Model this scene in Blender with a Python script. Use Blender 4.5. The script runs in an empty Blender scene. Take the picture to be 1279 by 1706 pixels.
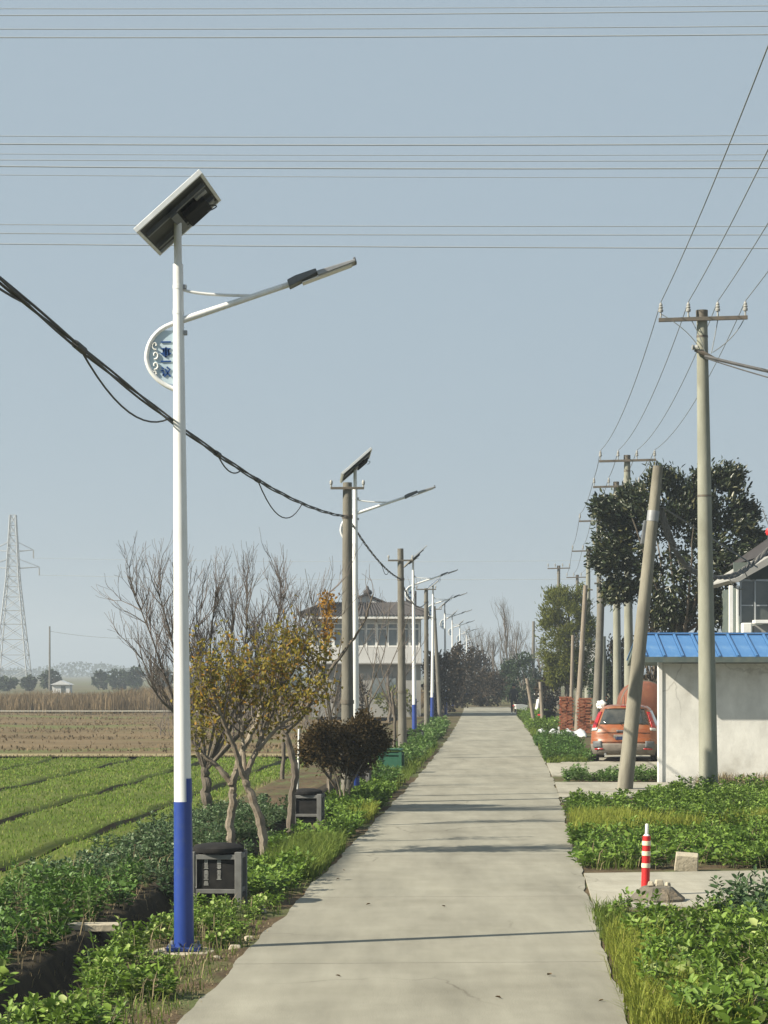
import bpy, math, random
import numpy as np
from mathutils import Vector, Matrix

# ------------------------------------------------------------------ camera, sky, sun, exposure
scene = bpy.context.scene
COL = scene.collection
F, HC, YH, XC = 3796.0, 2.45, 1120.0, 640.0      # focal length in photo pixels, eye height, horizon row, centre column
cam = bpy.data.cameras.new('camera'); camo = bpy.data.objects.new('camera', cam); COL.objects.link(camo)
camo.location = (0, 0, HC); camo.rotation_euler = (math.radians(90), 0, 0)
cam.sensor_fit = 'VERTICAL'; cam.sensor_height = 36.0; cam.lens = F / 1706 * 36.0
cam.shift_y = (YH - 853) / 1706.0; cam.clip_end = 12000; cam.clip_start = 0.1
scene.camera = camo

SUN_EL, SUN_AZ = math.radians(34), math.radians(70)   # azimuth: to the left, measured from straight behind the camera
to_sun = Vector((-math.sin(SUN_AZ) * math.cos(SUN_EL), -math.cos(SUN_AZ) * math.cos(SUN_EL), math.sin(SUN_EL)))
world = bpy.data.worlds.new('World'); scene.world = world; world.use_nodes = True
wn = world.node_tree; wn.nodes.clear()
sky = wn.nodes.new('ShaderNodeTexSky'); sky.sky_type = 'NISHITA'; sky.sun_disc = False
sky.sun_elevation = SUN_EL
sky.sun_rotation = math.atan2(to_sun.x, to_sun.y)
sky.air_density = 1.0; sky.dust_density = 0.6; sky.ozone_density = 4.0; sky.altitude = 0
bg = wn.nodes.new('ShaderNodeBackground'); bg.inputs[1].default_value = 0.052
hs = wn.nodes.new('ShaderNodeMix'); hs.data_type = 'RGBA'; hs.inputs[0].default_value = 0.93; hs.inputs[7].default_value = (3.38, 4.2, 4.85, 1)   # even veil of high winter haze
wo = wn.nodes.new('ShaderNodeOutputWorld')
wn.links.new(sky.outputs[0], hs.inputs[6]); wn.links.new(hs.outputs[2], bg.inputs[0]); wn.links.new(bg.outputs[0], wo.inputs[0])
sl = bpy.data.lights.new('sun', 'SUN'); sl.energy = 5.0; sl.angle = math.radians(0.6); sl.color = (1.0, 0.91, 0.75)
so = bpy.data.objects.new('sun', sl); COL.objects.link(so)
so.rotation_euler = (-to_sun).to_track_quat('-Z', 'Y').to_euler()
scene.view_settings.view_transform = 'Standard'; scene.view_settings.look = 'None'
scene.view_settings.gamma = 1.0; scene.view_settings.use_curve_mapping = False
scene.view_settings.exposure = 1.15
scene.render.engine = 'CYCLES'
scene.cycles.use_denoising = True
scene.cycles.max_bounces = 6; scene.cycles.volume_bounces = 0; scene.cycles.transparent_max_bounces = 8

# ------------------------------------------------------------------ helpers
R = math.radians
rng = np.random.default_rng(7)
rnd = random.Random(11)

def at(px, py, d):
    return Vector(((px - XC) * d / F, d, HC - (py - YH) * d / F))
def gx(px, d):
    return (px - XC) * d / F
def road_c(d):
    x = 0.135 + 0.0603 * (d - 15.9)
    if d > 45: x -= 1.4 * ((d - 45) / 105.0) ** 1.5
    return x
road_cv = np.vectorize(road_c)

def tag(o, label=None, cat=None, group=None, kind=None):
    if label: o['label'] = label
    if cat: o['category'] = cat
    if group: o['group'] = group
    if kind: o['kind'] = kind
    return o
def empty(name, loc=(0, 0, 0), rz=0.0):
    o = bpy.data.objects.new(name, None); COL.objects.link(o)
    o.location = loc; o.rotation_euler = (0, 0, rz); o.empty_display_size = 0.1
    return o
def link(name, me, parent=None):
    o = bpy.data.objects.new(name, me); COL.objects.link(o)
    if parent is not None: o.parent = parent
    return o
def copy_tree(o, parent=None):
    c = o.copy(); COL.objects.link(c)
    if parent is not None: c.parent = parent
    for ch in list(o.children): copy_tree(ch, c)
    return c

class MB:
    def __init__(s): s.v = []; s.f = []
    def box(s, c, size, rot=None, taper=1.0):
        c = Vector(c); n = len(s.v); hx, hy, hz = size[0] / 2, size[1] / 2, size[2] / 2
        m = rot if rot is not None else Matrix.Identity(3)
        for z in (-1, 1):
            t = taper if z > 0 else 1.0
            for x, y in ((-1, -1), (1, -1), (1, 1), (-1, 1)):
                s.v.append(c + m @ Vector((x * hx * t, y * hy * t, z * hz)))
        s.f += [(n, n + 3, n + 2, n + 1), (n + 4, n + 5, n + 6, n + 7)]
        for i in range(4):
            j = (i + 1) % 4; s.f.append((n + i, n + j, n + 4 + j, n + 4 + i))
        return s
    def tube(s, pts, rad, sides=8, cap=True):
        pts = [Vector(p) for p in pts]; k = len(pts)
        if not hasattr(rad, '__len__'): rad = [rad] * k
        n0 = len(s.v); prev = None
        for i, p in enumerate(pts):
            t = (pts[min(i + 1, k - 1)] - pts[max(i - 1, 0)])
            if t.length < 1e-9: t = Vector((0, 0, 1))
            t.normalize()
            if prev is None:
                a = Vector((0, 0, 1)) if abs(t.z) < 0.9 else Vector((1, 0, 0))
                u = t.cross(a).normalized()
            else:
                u = (prev - t * prev.dot(t))
                u = u.normalized() if u.length > 1e-6 else t.orthogonal().normalized()
            prev = u; w = t.cross(u)
            for j in range(sides):
                a = 2 * math.pi * j / sides
                s.v.append(p + (u * math.cos(a) + w * math.sin(a)) * rad[i])
        for i in range(k - 1):
            for j in range(sides):
                a = n0 + i * sides + j; b = n0 + i * sides + (j + 1) % sides
                s.f.append((a, b, b + sides, a + sides))
        if cap:
            s.f.append(tuple(n0 + j for j in reversed(range(sides))))
            s.f.append(tuple(n0 + (k - 1) * sides + j for j in range(sides)))
        return s
    def lathe(s, prof, c=(0, 0, 0), sides=16, axis='z'):
        n0 = len(s.v); c = Vector(c)
        for r, z in prof:
            for j in range(sides):
                a = 2 * math.pi * j / sides
                q = (r * math.cos(a), r * math.sin(a), z)
                if axis == 'x': q = (q[2], q[0], q[1])
                if axis == 'y': q = (q[0], q[2], q[1])
                s.v.append(c + Vector(q))
        for i in range(len(prof) - 1):
            for j in range(sides):
                a = n0 + i * sides + j; b = n0 + i * sides + (j + 1) % sides
                s.f.append((a, b, b + sides, a + sides))
        s.f.append(tuple(n0 + j for j in reversed(range(sides))))
        s.f.append(tuple(n0 + (len(prof) - 1) * sides + j for j in range(sides)))
        return s
    def prism(s, poly, d0, d1, axis='y'):
        n = len(s.v); k = len(poly)
        for d in (d0, d1):
            for a, b in poly:
                s.v.append(Vector((a, d, b)) if axis == 'y' else (Vector((d, a, b)) if axis == 'x' else Vector((a, b, d))))
        s.f.append(tuple(range(n, n + k))); s.f.append(tuple(reversed(range(n + k, n + 2 * k))))
        for i in range(k):
            j = (i + 1) % k; s.f.append((n + i, n + k + i, n + k + j, n + j))
        return s
    def quad(s, a, b, c, d):
        n = len(s.v); s.v += [Vector(a), Vector(b), Vector(c), Vector(d)]; s.f.append((n, n + 1, n + 2, n + 3)); return s
    def mesh(s, name, mat, smooth=False, fix=True):
        me = bpy.data.meshes.new(name); me.from_pydata([tuple(v) for v in s.v], [], s.f)
        if mat: me.materials.append(mat)
        if fix:
            import bmesh
            bm = bmesh.new(); bm.from_mesh(me); bmesh.ops.recalc_face_normals(bm, faces=bm.faces[:]); bm.to_mesh(me); bm.free()
        if smooth:
            me.polygons.foreach_set('use_smooth', [True] * len(me.polygons))
            try: me.set_sharp_from_angle(angle=R(40))
            except Exception: pass
        me.update(); return me
    def build(s, name, mat, parent=None, smooth=False, bevel=0.0, fix=True):
        o = link(name, s.mesh(name, mat, smooth, fix), parent)
        if bevel:
            b = o.modifiers.new('bevel', 'BEVEL'); b.width = bevel; b.segments = 2; b.limit_method = 'ANGLE'
        return o

def np_mesh(name, V, Q, mats, midx=None, smooth=False):
    me = bpy.data.meshes.new(name)
    V = np.asarray(V, dtype=np.float32); Q = np.asarray(Q, dtype=np.int32); k = Q.shape[1]
    me.vertices.add(len(V)); me.vertices.foreach_set('co', V.ravel())
    me.loops.add(Q.size); me.loops.foreach_set('vertex_index', Q.ravel())
    me.polygons.add(len(Q)); me.polygons.foreach_set('loop_start', np.arange(0, Q.size, k, dtype=np.int32))
    try: me.polygons.foreach_set('loop_total', np.full(len(Q), k, dtype=np.int32))
    except Exception: pass
    for m in (mats if isinstance(mats, (list, tuple)) else [mats]): me.materials.append(m)
    if midx is not None: me.polygons.foreach_set('material_index', np.asarray(midx, dtype=np.int32))
    me.update(calc_edges=True)
    if smooth: me.polygons.foreach_set('use_smooth', np.ones(len(Q), dtype=bool))
    me.validate(); return me

def norm(a): return a / np.maximum(np.linalg.norm(a, axis=1, keepdims=True), 1e-9)
def leaf_arrays(P, U, N, L, W, fold=0.35, droop=0.12):
    P = np.asarray(P); U = norm(np.asarray(U)); S = norm(np.cross(U, N)); N = np.cross(S, U)
    L = np.asarray(L)[:, None]; W = np.asarray(W)[:, None]; up = N * W * fold * 0.5
    v0 = P; v1 = P + U * L * .3 + S * W * .47 + up; v2 = P + U * L * .7 + S * W * .36 + up * .8 - N * L * droop * .4
    v3 = P + U * L - N * L * droop; v4 = P + U * L * .7 - S * W * .36 + up * .8 - N * L * droop * .4; v5 = P + U * L * .3 - S * W * .47 + up
    n = len(P); V = np.stack([v0, v1, v2, v3, v4, v5], 1).reshape(-1, 3)
    b = np.arange(n)[:, None] * 6
    Q = np.concatenate([b + np.array([[0, 1, 2, 3]]), b + np.array([[0, 3, 4, 5]])], 0)
    return V, Q
def blade_arrays(P, D, H, W, bend):
    """grass blades: P base, D lean direction (horizontal), H height, W width, bend amount"""
    n = len(P); D = norm(D); S = np.stack([-D[:, 1], D[:, 0], np.zeros(n)], 1)
    H = H[:, None]; W = W[:, None]; B = bend[:, None]; Z = np.array([[0, 0, 1.0]])
    m = P + Z * H * .6 + D * H * B * .35; t = P + Z * H * (1 - .35 * B) + D * H * B
    V = np.stack([P - S * W * .5, P + S * W * .5, m + S * W * .42, m - S * W * .42, t + S * W * .08, t - S * W * .08], 1).reshape(-1, 3)
    b = np.arange(n)[:, None] * 6
    Q = np.concatenate([b + np.array([[0, 1, 2, 3]]), b + np.array([[3, 2, 4, 5]])], 0)
    return V, Q
def cat(parts):
    Vs = []; Qs = []; k = 0
    for V, Q in parts: Vs.append(V); Qs.append(np.asarray(Q) + k); k += len(V)
    return np.concatenate(Vs), np.concatenate(Qs)

# ------------------------------------------------------------------ materials
def srgb(r, g, b):
    f = lambda c: (c / 255) / 12.92 if c / 255 <= 0.04045 else ((c / 255 + .055) / 1.055) ** 2.4
    return (f(r), f(g), f(b))
def mat(name, a, b=None, rough=0.7, scale=8.0, detail=6.0, metal=0.0, bump=0.0, bscale=None, coords='Object', spec=0.4,
        third=None, tscale=1.0, tlo=.5, thi=.7, stretch=None, lo=.35, hi=.65, coat=0.0):
    m = bpy.data.materials.new(name); m.use_nodes = True; nt = m.node_tree; p = nt.nodes['Principled BSDF']
    p.inputs['Roughness'].default_value = rough; p.inputs['Metallic'].default_value = metal
    p.inputs['Specular IOR Level'].default_value = spec
    if coat: p.inputs['Coat Weight'].default_value = coat
    b = b or tuple(c * .75 for c in a)
    K = .86; a = tuple(c * K for c in a); b = tuple(c * K for c in b); third = tuple(c * K for c in third) if third else None
    if coords == 'World': src = nt.nodes.new('ShaderNodeNewGeometry').outputs['Position']
    else: src = nt.nodes.new('ShaderNodeTexCoord').outputs['Object']
    if stretch:
        mp = nt.nodes.new('ShaderNodeMapping'); mp.inputs['Scale'].default_value = stretch
        nt.links.new(src, mp.inputs[0]); src = mp.outputs[0]
    def noise(sc, dt=detail):
        n = nt.nodes.new('ShaderNodeTexNoise'); n.inputs['Scale'].default_value = sc; n.inputs['Detail'].default_value = dt
        n.inputs['Roughness'].default_value = .6
        nt.links.new(src, n.inputs['Vector']); return n
    def mapr(o, l, h):
        r = nt.nodes.new('ShaderNodeMapRange'); r.inputs[1].default_value = l; r.inputs[2].default_value = h
        nt.links.new(o, r.inputs[0]); return r.outputs[0]
    n = noise(scale); mx = nt.nodes.new('ShaderNodeMix'); mx.data_type = 'RGBA'
    mx.inputs[6].default_value = (*a, 1); mx.inputs[7].default_value = (*b, 1)
    nt.links.new(mapr(n.outputs[0], lo, hi), mx.inputs[0]); out = mx.outputs[2]
    if third:
        n3 = noise(tscale, 5); m3 = nt.nodes.new('ShaderNodeMix'); m3.data_type = 'RGBA'
        nt.links.new(mapr(n3.outputs[0], tlo, thi), m3.inputs[0]); nt.links.new(out, m3.inputs[6]); m3.inputs[7].default_value = (*third, 1)
        out = m3.outputs[2]
    nt.links.new(out, p.inputs['Base Color'])
    if bump:
        nb = noise(bscale or scale * 3, 8); bp = nt.nodes.new('ShaderNodeBump'); bp.inputs['Strength'].default_value = bump; bp.inputs['Distance'].default_value = 0.02
        nt.links.new(nb.outputs[0], bp.inputs['Height']); nt.links.new(bp.outputs[0], p.inputs['Normal'])
    return m
def leafmat(name, a, b, c=None, rough=0.45, trans=0.3, spec=0.12):
    """leaf colours vary from leaf to leaf and from plant to plant"""
    m = bpy.data.materials.new(name); m.use_nodes = True; nt = m.node_tree; p = nt.nodes['Principled BSDF']
    p.inputs['Roughness'].default_value = rough; p.inputs['Specular IOR Level'].default_value = spec
    g = nt.nodes.new('ShaderNodeNewGeometry'); rp = nt.nodes.new('ShaderNodeValToRGB')
    e = rp.color_ramp.elements; e[0].color = (*a, 1); e[1].color = (*b, 1)
    if c:
        x = rp.color_ramp.elements.new(0.8); x.color = (*b, 1); e[len(e) - 1].color = (*c, 1)
    oi = nt.nodes.new('ShaderNodeObjectInfo'); ad = nt.nodes.new('ShaderNodeMath'); ad.operation = 'MULTIPLY_ADD'; ad.inputs[1].default_value = 0.3; 
    nt.links.new(oi.outputs['Random'], ad.inputs[0]); 
    s2 = nt.nodes.new('ShaderNodeMath'); s2.operation = 'MULTIPLY'; s2.inputs[1].default_value = 0.78
    nt.links.new(g.outputs['Random Per Island'], s2.inputs[0]); nt.links.new(s2.outputs[0], ad.inputs[2])
    nt.links.new(ad.outputs[0], rp.inputs[0]); nt.links.new(rp.outputs[0], p.inputs['Base Color'])
    tr = nt.nodes.new('ShaderNodeBsdfTranslucent'); ms = nt.nodes.new('ShaderNodeMixShader'); ms.inputs[0].default_value = trans
    nt.links.new(rp.outputs[0], tr.inputs[0]); nt.links.new(p.outputs[0], ms.inputs[1]); nt.links.new(tr.outputs[0], ms.inputs[2])
    nt.links.new(ms.outputs[0], nt.nodes['Material Output'].inputs[0])
    return m

M = dict(
    road=mat('road_concrete', (.292, .282, .232), (.258, .248, .202), .85, 1.3, 8, bump=.25, bscale=60, spec=.08, coords='World', third=(.21, .20, .16), tscale=.45, tlo=.52, thi=.8),
    path=mat('path_concrete', (.37, .355, .295), (.32, .305, .25), .85, 2.0, 8, bump=.25, bscale=50, spec=.08, coords='World', third=(.24, .22, .17), tscale=.7, tlo=.52, thi=.8),
    joint=mat('joint_dirt', (.10, .085, .06), (.16, .13, .09), .95, 6, spec=.08, coords='World'),
    soil=mat('soil', (.125, .092, .055), (.07, .053, .034), .95, 2.2, 10, bump=.9, bscale=14, spec=.08, coords='World', third=(.10, .12, .05), tscale=.8, tlo=.48, thi=.62),
    ditch=mat('ditch_soil', (.055, .045, .03), (.03, .026, .02), .95, 5, bump=.8, bscale=20, spec=.08, coords='World'),
    farfield=mat('far_field', (.14, .12, .07), (.09, .09, .045), .95, .05, 8, spec=.08, coords='World', third=(.11, .14, .05), tscale=.02),
    wheat=mat('wheat_soil', (.095, .135, .024), (.12, .135, .04), .95, .9, 9, bump=.6, bscale=20, spec=.08, coords='World', third=(.072, .10, .018), tscale=.25, tlo=.45, thi=.65),
    brown=mat('fallow_soil', (.175, .13, .075), (.115, .088, .048), .95, .35, 9, bump=.8, bscale=3, spec=.08, coords='World', third=(.12, .135, .05), tscale=.12, tlo=.5, thi=.62, stretch=(.35, 1, 1)),
    straw=mat('straw_path', (.31, .265, .15), (.24, .20, .11), .95, 3, spec=.08, coords='World'),
    lampwhite=mat('white_lamp_paint', (.80, .81, .80), (.74, .75, .74), .35, 5, spec=.5, third=(.56, .53, .46), tscale=2.6, tlo=.57, thi=.8, stretch=(3, 3, .5)),
    lampblue=mat('blue_lamp_paint', (.014, .045, .24), (.018, .052, .26), .4, 6, spec=.5, third=(.06, .09, .20), tscale=5, tlo=.56, thi=.85),
    alu=mat('aluminium_frame', (.72, .74, .74), (.6, .62, .62), .35, 6, metal=.3),
    backsheet=mat('panel_backsheet', (.030, .034, .034), (.022, .025, .025), .6, 3),  # normally white sheet coloured near-black to paint in the shade under the panel
    cells=mat('solar_cells', (.012, .018, .05), (.02, .03, .08), .15, 12, spec=.6),
    darkmetal=mat('dark_grey_metal', (.09, .10, .11), (.13, .14, .15), .5, 7),
    greymetal=mat('grey_metal', (.34, .35, .36), (.26, .27, .28), .5, 7, metal=.3),
    lens=mat('lamp_lens', (.65, .66, .64), (.55, .56, .55), .25, 5),
    signplate=mat('pale_blue_plate', (.38, .52, .62), (.50, .60, .66), .35, 3),
    signblue=mat('sign_letter_blue', (.012, .06, .22), (.02, .08, .26), .5, 4),
    white=mat('white_paint', (.80, .80, .77), (.72, .72, .69), .5, 4),
    pole=mat('pole_concrete', (.29, .295, .24), (.22, .225, .18), .85, 2.2, 8, bump=.2, bscale=30, third=(.15, .145, .11), tscale=.9, tlo=.52, thi=.75, stretch=(1.5, 1.5, .5)),
    poledark=mat('old_pole_concrete', (.19, .18, .15), (.12, .113, .094), .9, 2.5, 8, bump=.3, bscale=25, stretch=(1.5, 1.5, .5)),
    oldpole=mat('stained_pole_concrete', (.26, .245, .195), (.17, .16, .125), .9, 2.2, 8, bump=.3, bscale=25, third=(.11, .10, .08), tscale=.8, tlo=.5, thi=.72, stretch=(2, 2, .45)),
    polewood=mat('weathered_post', (.28, .24, .19), (.19, .16, .125), .9, 4, bump=.4, bscale=20, stretch=(4, 4, .5)),
    porcelain=mat('porcelain', (.36, .36, .34), (.28, .28, .265), .35, 6),
    iron=mat('crossarm_iron', (.11, .105, .09), (.16, .13, .10), .7, 6, metal=.2),
    cable=mat('cable_rubber', (.045, .047, .05), (.08, .08, .08), .7, 5),
    wire=mat('bare_wire', (.13, .15, .15), (.20, .21, .20), .6, 1),
    hvwire=mat('conductor', (.275, .305, .32), (.305, .335, .35), .6, 1),
    dustcable=mat('dusty_cable', (.17, .165, .155), (.10, .098, .092), .9, 9),
    steel=mat('galvanised_steel', (.42, .44, .45), (.34, .36, .37), .6, 1, metal=.2),
    bark=mat('bark', (.16, .135, .105), (.085, .07, .055), .9, 6, bump=.6, bscale=25, stretch=(2, 2, .6)),
    barkpale=mat('pale_bark', (.29, .25, .195), (.12, .098, .073), .85, 5, 7, bump=.4, bscale=25, third=(.13, .10, .07), tscale=4, tlo=.5, thi=.62),
    twig=mat('twigs', (.17, .145, .13), (.11, .09, .08), .85, 5),
    fartwig=mat('far_twigs', (.15, .13, .11), (.11, .095, .08), .9, 3),
    bean=leafmat('bean_leaf', (.055, .115, .014), (.165, .255, .040), (.36, .42, .16), .55, .25, .25),
    beandark=leafmat('bean_leaf_dark', (.036, .085, .014), (.090, .175, .030), (.22, .30, .12), .5, .25, .3),
    blueleaf=leafmat('blue_green_leaf', (.030, .065, .024), (.075, .13, .050), (.18, .23, .13), .5, .25, .3),
    stem=mat('plant_stem', (.10, .16, .05), (.14, .18, .07), .6, 8),
    grassy=leafmat('yellow_green_grass', (.13, .17, .024), (.24, .27, .045), (.36, .33, .10), .6, .35),
    grass=leafmat('green_grass', (.065, .11, .018), (.15, .20, .04), (.27, .27, .09), .6, .35),
    dry=leafmat('dry_grass', (.17, .14, .085), (.27, .225, .135), (.36, .31, .20), .8, .3),
    wheatblade=leafmat('wheat_blade', (.075, .145, .012), (.125, .20, .022), (.21, .235, .055), .6, .3),
    reed=leafmat('reed', (.13, .095, .055), (.20, .15, .088), (.26, .21, .125), .85, .3),
    yleaf=leafmat('autumn_leaf', (.105, .11, .02), (.22, .175, .03), (.31, .16, .026), .55, .35),
    oleaf=leafmat('orange_leaf', (.24, .11, .02), (.34, .20, .03), (.20, .14, .02), .55, .35),
    bushleaf=leafmat('bronze_leaf', (.030, .024, .009), (.080, .052, .016), (.17, .075, .02), .6, .2, .15),
    magnolia=leafmat('magnolia_leaf', (.010, .018, .007), (.028, .040, .013), (.12, .11, .045), .4, .1, .45),
    conifer=leafmat('conifer_leaf', (.065, .085, .014), (.15, .16, .032), (.24, .22, .055), .7, .35),
    darkleaf=leafmat('dark_leaf', (.012, .026, .012), (.035, .055, .022), None, .7, .15),
    hedge=leafmat('dark_brown_leaf', (.022, .018, .013), (.055, .042, .026), None, .8, .15),
    fartree=leafmat('far_leaf', (.025, .04, .025), (.06, .075, .04), None, .8, .15),
    plaster=mat('cream_plaster', (.76, .755, .71), (.70, .69, .64), .9, 1.3, 8, bump=.2, bscale=20, third=(.46, .44, .38), tscale=1.1, tlo=.56, thi=.8),
    plasterw=mat('white_plaster', (.60, .60, .59), (.53, .53, .52), .9, .8, 8),
    plasterg=mat('grey_plaster', (.33, .33, .31), (.26, .255, .24), .9, .6, 8, third=(.28, .27, .25), tscale=.5),
    blueroof=mat('blue_sheet', (.055, .165, .37), (.075, .20, .42), .5, 2, spec=.5, third=(.17, .29, .44), tscale=2.4, tlo=.55, thi=.8),
    fascia=mat('faded_fascia_shaded_wall', (.07, .10, .10), (.12, .14, .12), .7, 5),
    tile=mat('dark_roof_tile', (.026, .024, .026), (.05, .045, .045), .8, 6),
    glass=mat('window_glass', (.11, .14, .15), (.20, .23, .24), .12, 1.2, spec=.6),
    glassd=mat('dark_glass', (.04, .05, .05), (.09, .10, .09), .12, 1.5, spec=.6),
    brick=mat('red_brick', (.29, .085, .04), (.20, .06, .032), .9, 9, third=(.36, .17, .09), tscale=5),
    rust=mat('rusty_tank', (.22, .075, .04), (.13, .05, .03), .8, 4, third=(.30, .12, .06), tscale=2),
    carpaint=mat('orange_car_paint', (.29, .085, .022), (.24, .07, .022), .38, 3, spec=.5, third=(.27, .155, .085), tscale=2.5, tlo=.5, thi=.75, coat=.4),
    cargrey=mat('dusty_grey_bumper', (.22, .195, .165), (.15, .13, .11), .7, 6),
    carglass=mat('car_glass', (.03, .035, .035), (.08, .08, .07), .1, 4, spec=.7),
    redlens=mat('red_lens', (.42, .02, .02), (.30, .015, .02), .2, 6, spec=.6),
    clearlens=mat('clear_lens', (.55, .55, .52), (.42, .42, .40), .2, 6, spec=.6),
    tyre=mat('tyre_rubber', (.022, .022, .022), (.05, .045, .04), .9, 9),
    binblack=mat('black_bin_plastic', (.014, .014, .015), (.028, .027, .026), .85, 7, spec=.1),
    binframe=mat('grey_bin_frame', (.17, .17, .165), (.12, .12, .115), .7, 8),
    bingreen=mat('green_bin_plastic', (.014, .085, .048), (.018, .105, .058), .6, 6),
    postred=mat('post_red', (.55, .018, .02), (.48, .02, .02), .45, 7),
    reflect=mat('reflective_band', (.72, .70, .52), (.66, .62, .45), .4, 7),
    rock=mat('weathered_stone', (.16, .145, .115), (.10, .09, .07), .95, 9, bump=.8, bscale=30, third=(.30, .23, .15), tscale=4),
    stonepale=mat('pale_stone', (.46, .41, .31), (.36, .32, .24), .9, 8, bump=.5, bscale=30),
    plastic=mat('plastic_sheet', (.66, .67, .68), (.55, .56, .57), .35, 5),
    cloth=mat('dark_cloth', (.022, .022, .026), (.04, .04, .045), .9, 20),
    skin=mat('skin', (.42, .26, .18), (.38, .23, .16), .6, 20),
    deadleaf=mat('dead_leaf', (.14, .09, .04), (.09, .06, .03), .9, 9),
)

def road_wear(m, amt=.5):
    """hairline cracks, dusty patches and rubbed wheel paths on the concrete"""
    nt = m.node_tree; p = nt.nodes['Principled BSDF']; src = p.inputs['Base Color'].links[0].from_socket
    g = nt.nodes.new('ShaderNodeNewGeometry')
    nz = nt.nodes.new('ShaderNodeTexNoise'); nz.inputs['Scale'].default_value = 1.6; nz.inputs['Detail'].default_value = 6
    nt.links.new(g.outputs['Position'], nz.inputs['Vector'])
    ad = nt.nodes.new('ShaderNodeMix'); ad.data_type = 'RGBA'; ad.blend_type = 'LINEAR_LIGHT'; ad.inputs[0].default_value = .25
    nt.links.new(g.outputs['Position'], ad.inputs[6]); nt.links.new(nz.outputs['Color'], ad.inputs[7])
    vo = nt.nodes.new('ShaderNodeTexVoronoi'); vo.feature = 'DISTANCE_TO_EDGE'; vo.inputs['Scale'].default_value = .33
    nt.links.new(ad.outputs[2], vo.inputs['Vector'])
    mr = nt.nodes.new('ShaderNodeMapRange'); mr.inputs[1].default_value = .0; mr.inputs[2].default_value = .006; mr.inputs[3].default_value = amt; mr.inputs[4].default_value = 0
    nt.links.new(vo.outputs['Distance'], mr.inputs[0])
    n2 = nt.nodes.new('ShaderNodeTexNoise'); n2.inputs['Scale'].default_value = .22; nt.links.new(g.outputs['Position'], n2.inputs['Vector'])
    m2 = nt.nodes.new('ShaderNodeMapRange'); m2.inputs[1].default_value = .50; m2.inputs[2].default_value = .60; nt.links.new(n2.outputs[0], m2.inputs[0])
    mu = nt.nodes.new('ShaderNodeMath'); mu.operation = 'MULTIPLY'; nt.links.new(mr.outputs[0], mu.inputs[0]); nt.links.new(m2.outputs[0], mu.inputs[1])
    mx = nt.nodes.new('ShaderNodeMix'); mx.data_type = 'RGBA'; nt.links.new(mu.outputs[0], mx.inputs[0]); nt.links.new(src, mx.inputs[6]); mx.inputs[7].default_value = (.07, .06, .045, 1)
    # broad blotches of pale dust and grey grime, drawn out along the road
    mp = nt.nodes.new('ShaderNodeMapping'); mp.inputs['Scale'].default_value = (1.6, .22, 1); nt.links.new(g.outputs['Position'], mp.inputs[0])
    n3 = nt.nodes.new('ShaderNodeTexNoise'); n3.inputs['Scale'].default_value = 1.0; n3.inputs['Detail'].default_value = 7; n3.inputs['Roughness'].default_value = .65; nt.links.new(mp.outputs[0], n3.inputs['Vector'])
    m3 = nt.nodes.new('ShaderNodeMapRange'); m3.inputs[1].default_value = .3; m3.inputs[2].default_value = .7; m3.inputs[3].default_value = .80; m3.inputs[4].default_value = 1.18; nt.links.new(n3.outputs[0], m3.inputs[0])
    ml = nt.nodes.new('ShaderNodeMix'); ml.data_type = 'RGBA'; ml.blend_type = 'MULTIPLY'; ml.inputs[0].default_value = 1.0
    cb = nt.nodes.new('ShaderNodeCombineColor'); [nt.links.new(m3.outputs[0], cb.inputs[i]) for i in range(3)]
    nt.links.new(mx.outputs[2], ml.inputs[6]); nt.links.new(cb.outputs[0], ml.inputs[7]); nt.links.new(ml.outputs[2], p.inputs['Base Color'])
road_wear(M['road'], .55); road_wear(M['path'], .4); road_wear(M['plaster'], .3)

# ------------------------------------------------------------------ ground
def profile(s, d):
    """height of the land at lateral offset s from the road centre"""
    if s > 1.43: return -.03 + .048 * min((s - 1.43) / .05, 1)
    if s > -1.43: return -0.03
    pts = [(-1.43, -.03), (-1.48, .018), (-2.0, .01), (-2.55, .01), (-2.74, -.24), (-3.05, -.26), (-3.22, .02), (-4.7, .0), (-5.1, -.30), (-3000, -.30)]
    for (a, za), (b, zb) in zip(pts[:-1], pts[1:]):
        if s >= b: return za + (zb - za) * (a - s) / (a - b)
    return -.30
svals = np.array(sorted(set([-2600, -1200, -600, -300, -150, -80, -40, -20, -12, -8, -6, 2.5, 3, 4, 5, 6, 8, 10, 14, 20, 40, 80, 200, 600, 1200, 2600]
        + list(np.round(np.arange(-5.2, -1.5, .08), 3)) + [-1.43, -1.48] + [-1.0, 0, 1.0, 1.43, 1.48, 1.58, 1.75])))
dvals = np.array(list(np.arange(-30, 10, 5)) + list(np.arange(10, 45, .25)) + list(np.arange(45, 150, 1.5)) + list(np.arange(150, 400, 20)) + [400, 600, 900, 1300, 1800, 2600])
V = []
for d in dvals:
    c = road_c(min(d, 150)) if d > 0 else road_c(0) + .0603 * d
    for s in svals:
        z = profile(s, d)
        if 10 < d < 60 and -5.2 < s < -1.55: z += (rnd.random() - .5) * .035
        V.append((c + s, d, z))
ns = len(svals); Q = []
for i in range(len(dvals) - 1):
    for j in range(ns - 1):
        a = i * ns + j; Q.append((a, a + 1, a + ns + 1, a + ns))
Q = np.array(Q); qs = (svals[:-1] + svals[1:]) / 2
mi = np.zeros(len(Q), int); mi_s = np.tile(qs, len(dvals) - 1); mi_d = np.repeat((dvals[:-1] + dvals[1:]) / 2, ns - 1)
mi[(mi_s < -2.52) & (mi_s > -3.42)] = 1
mi[(mi_d > 160) | (mi_s < -45) | (mi_s > 45)] = 2
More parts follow.
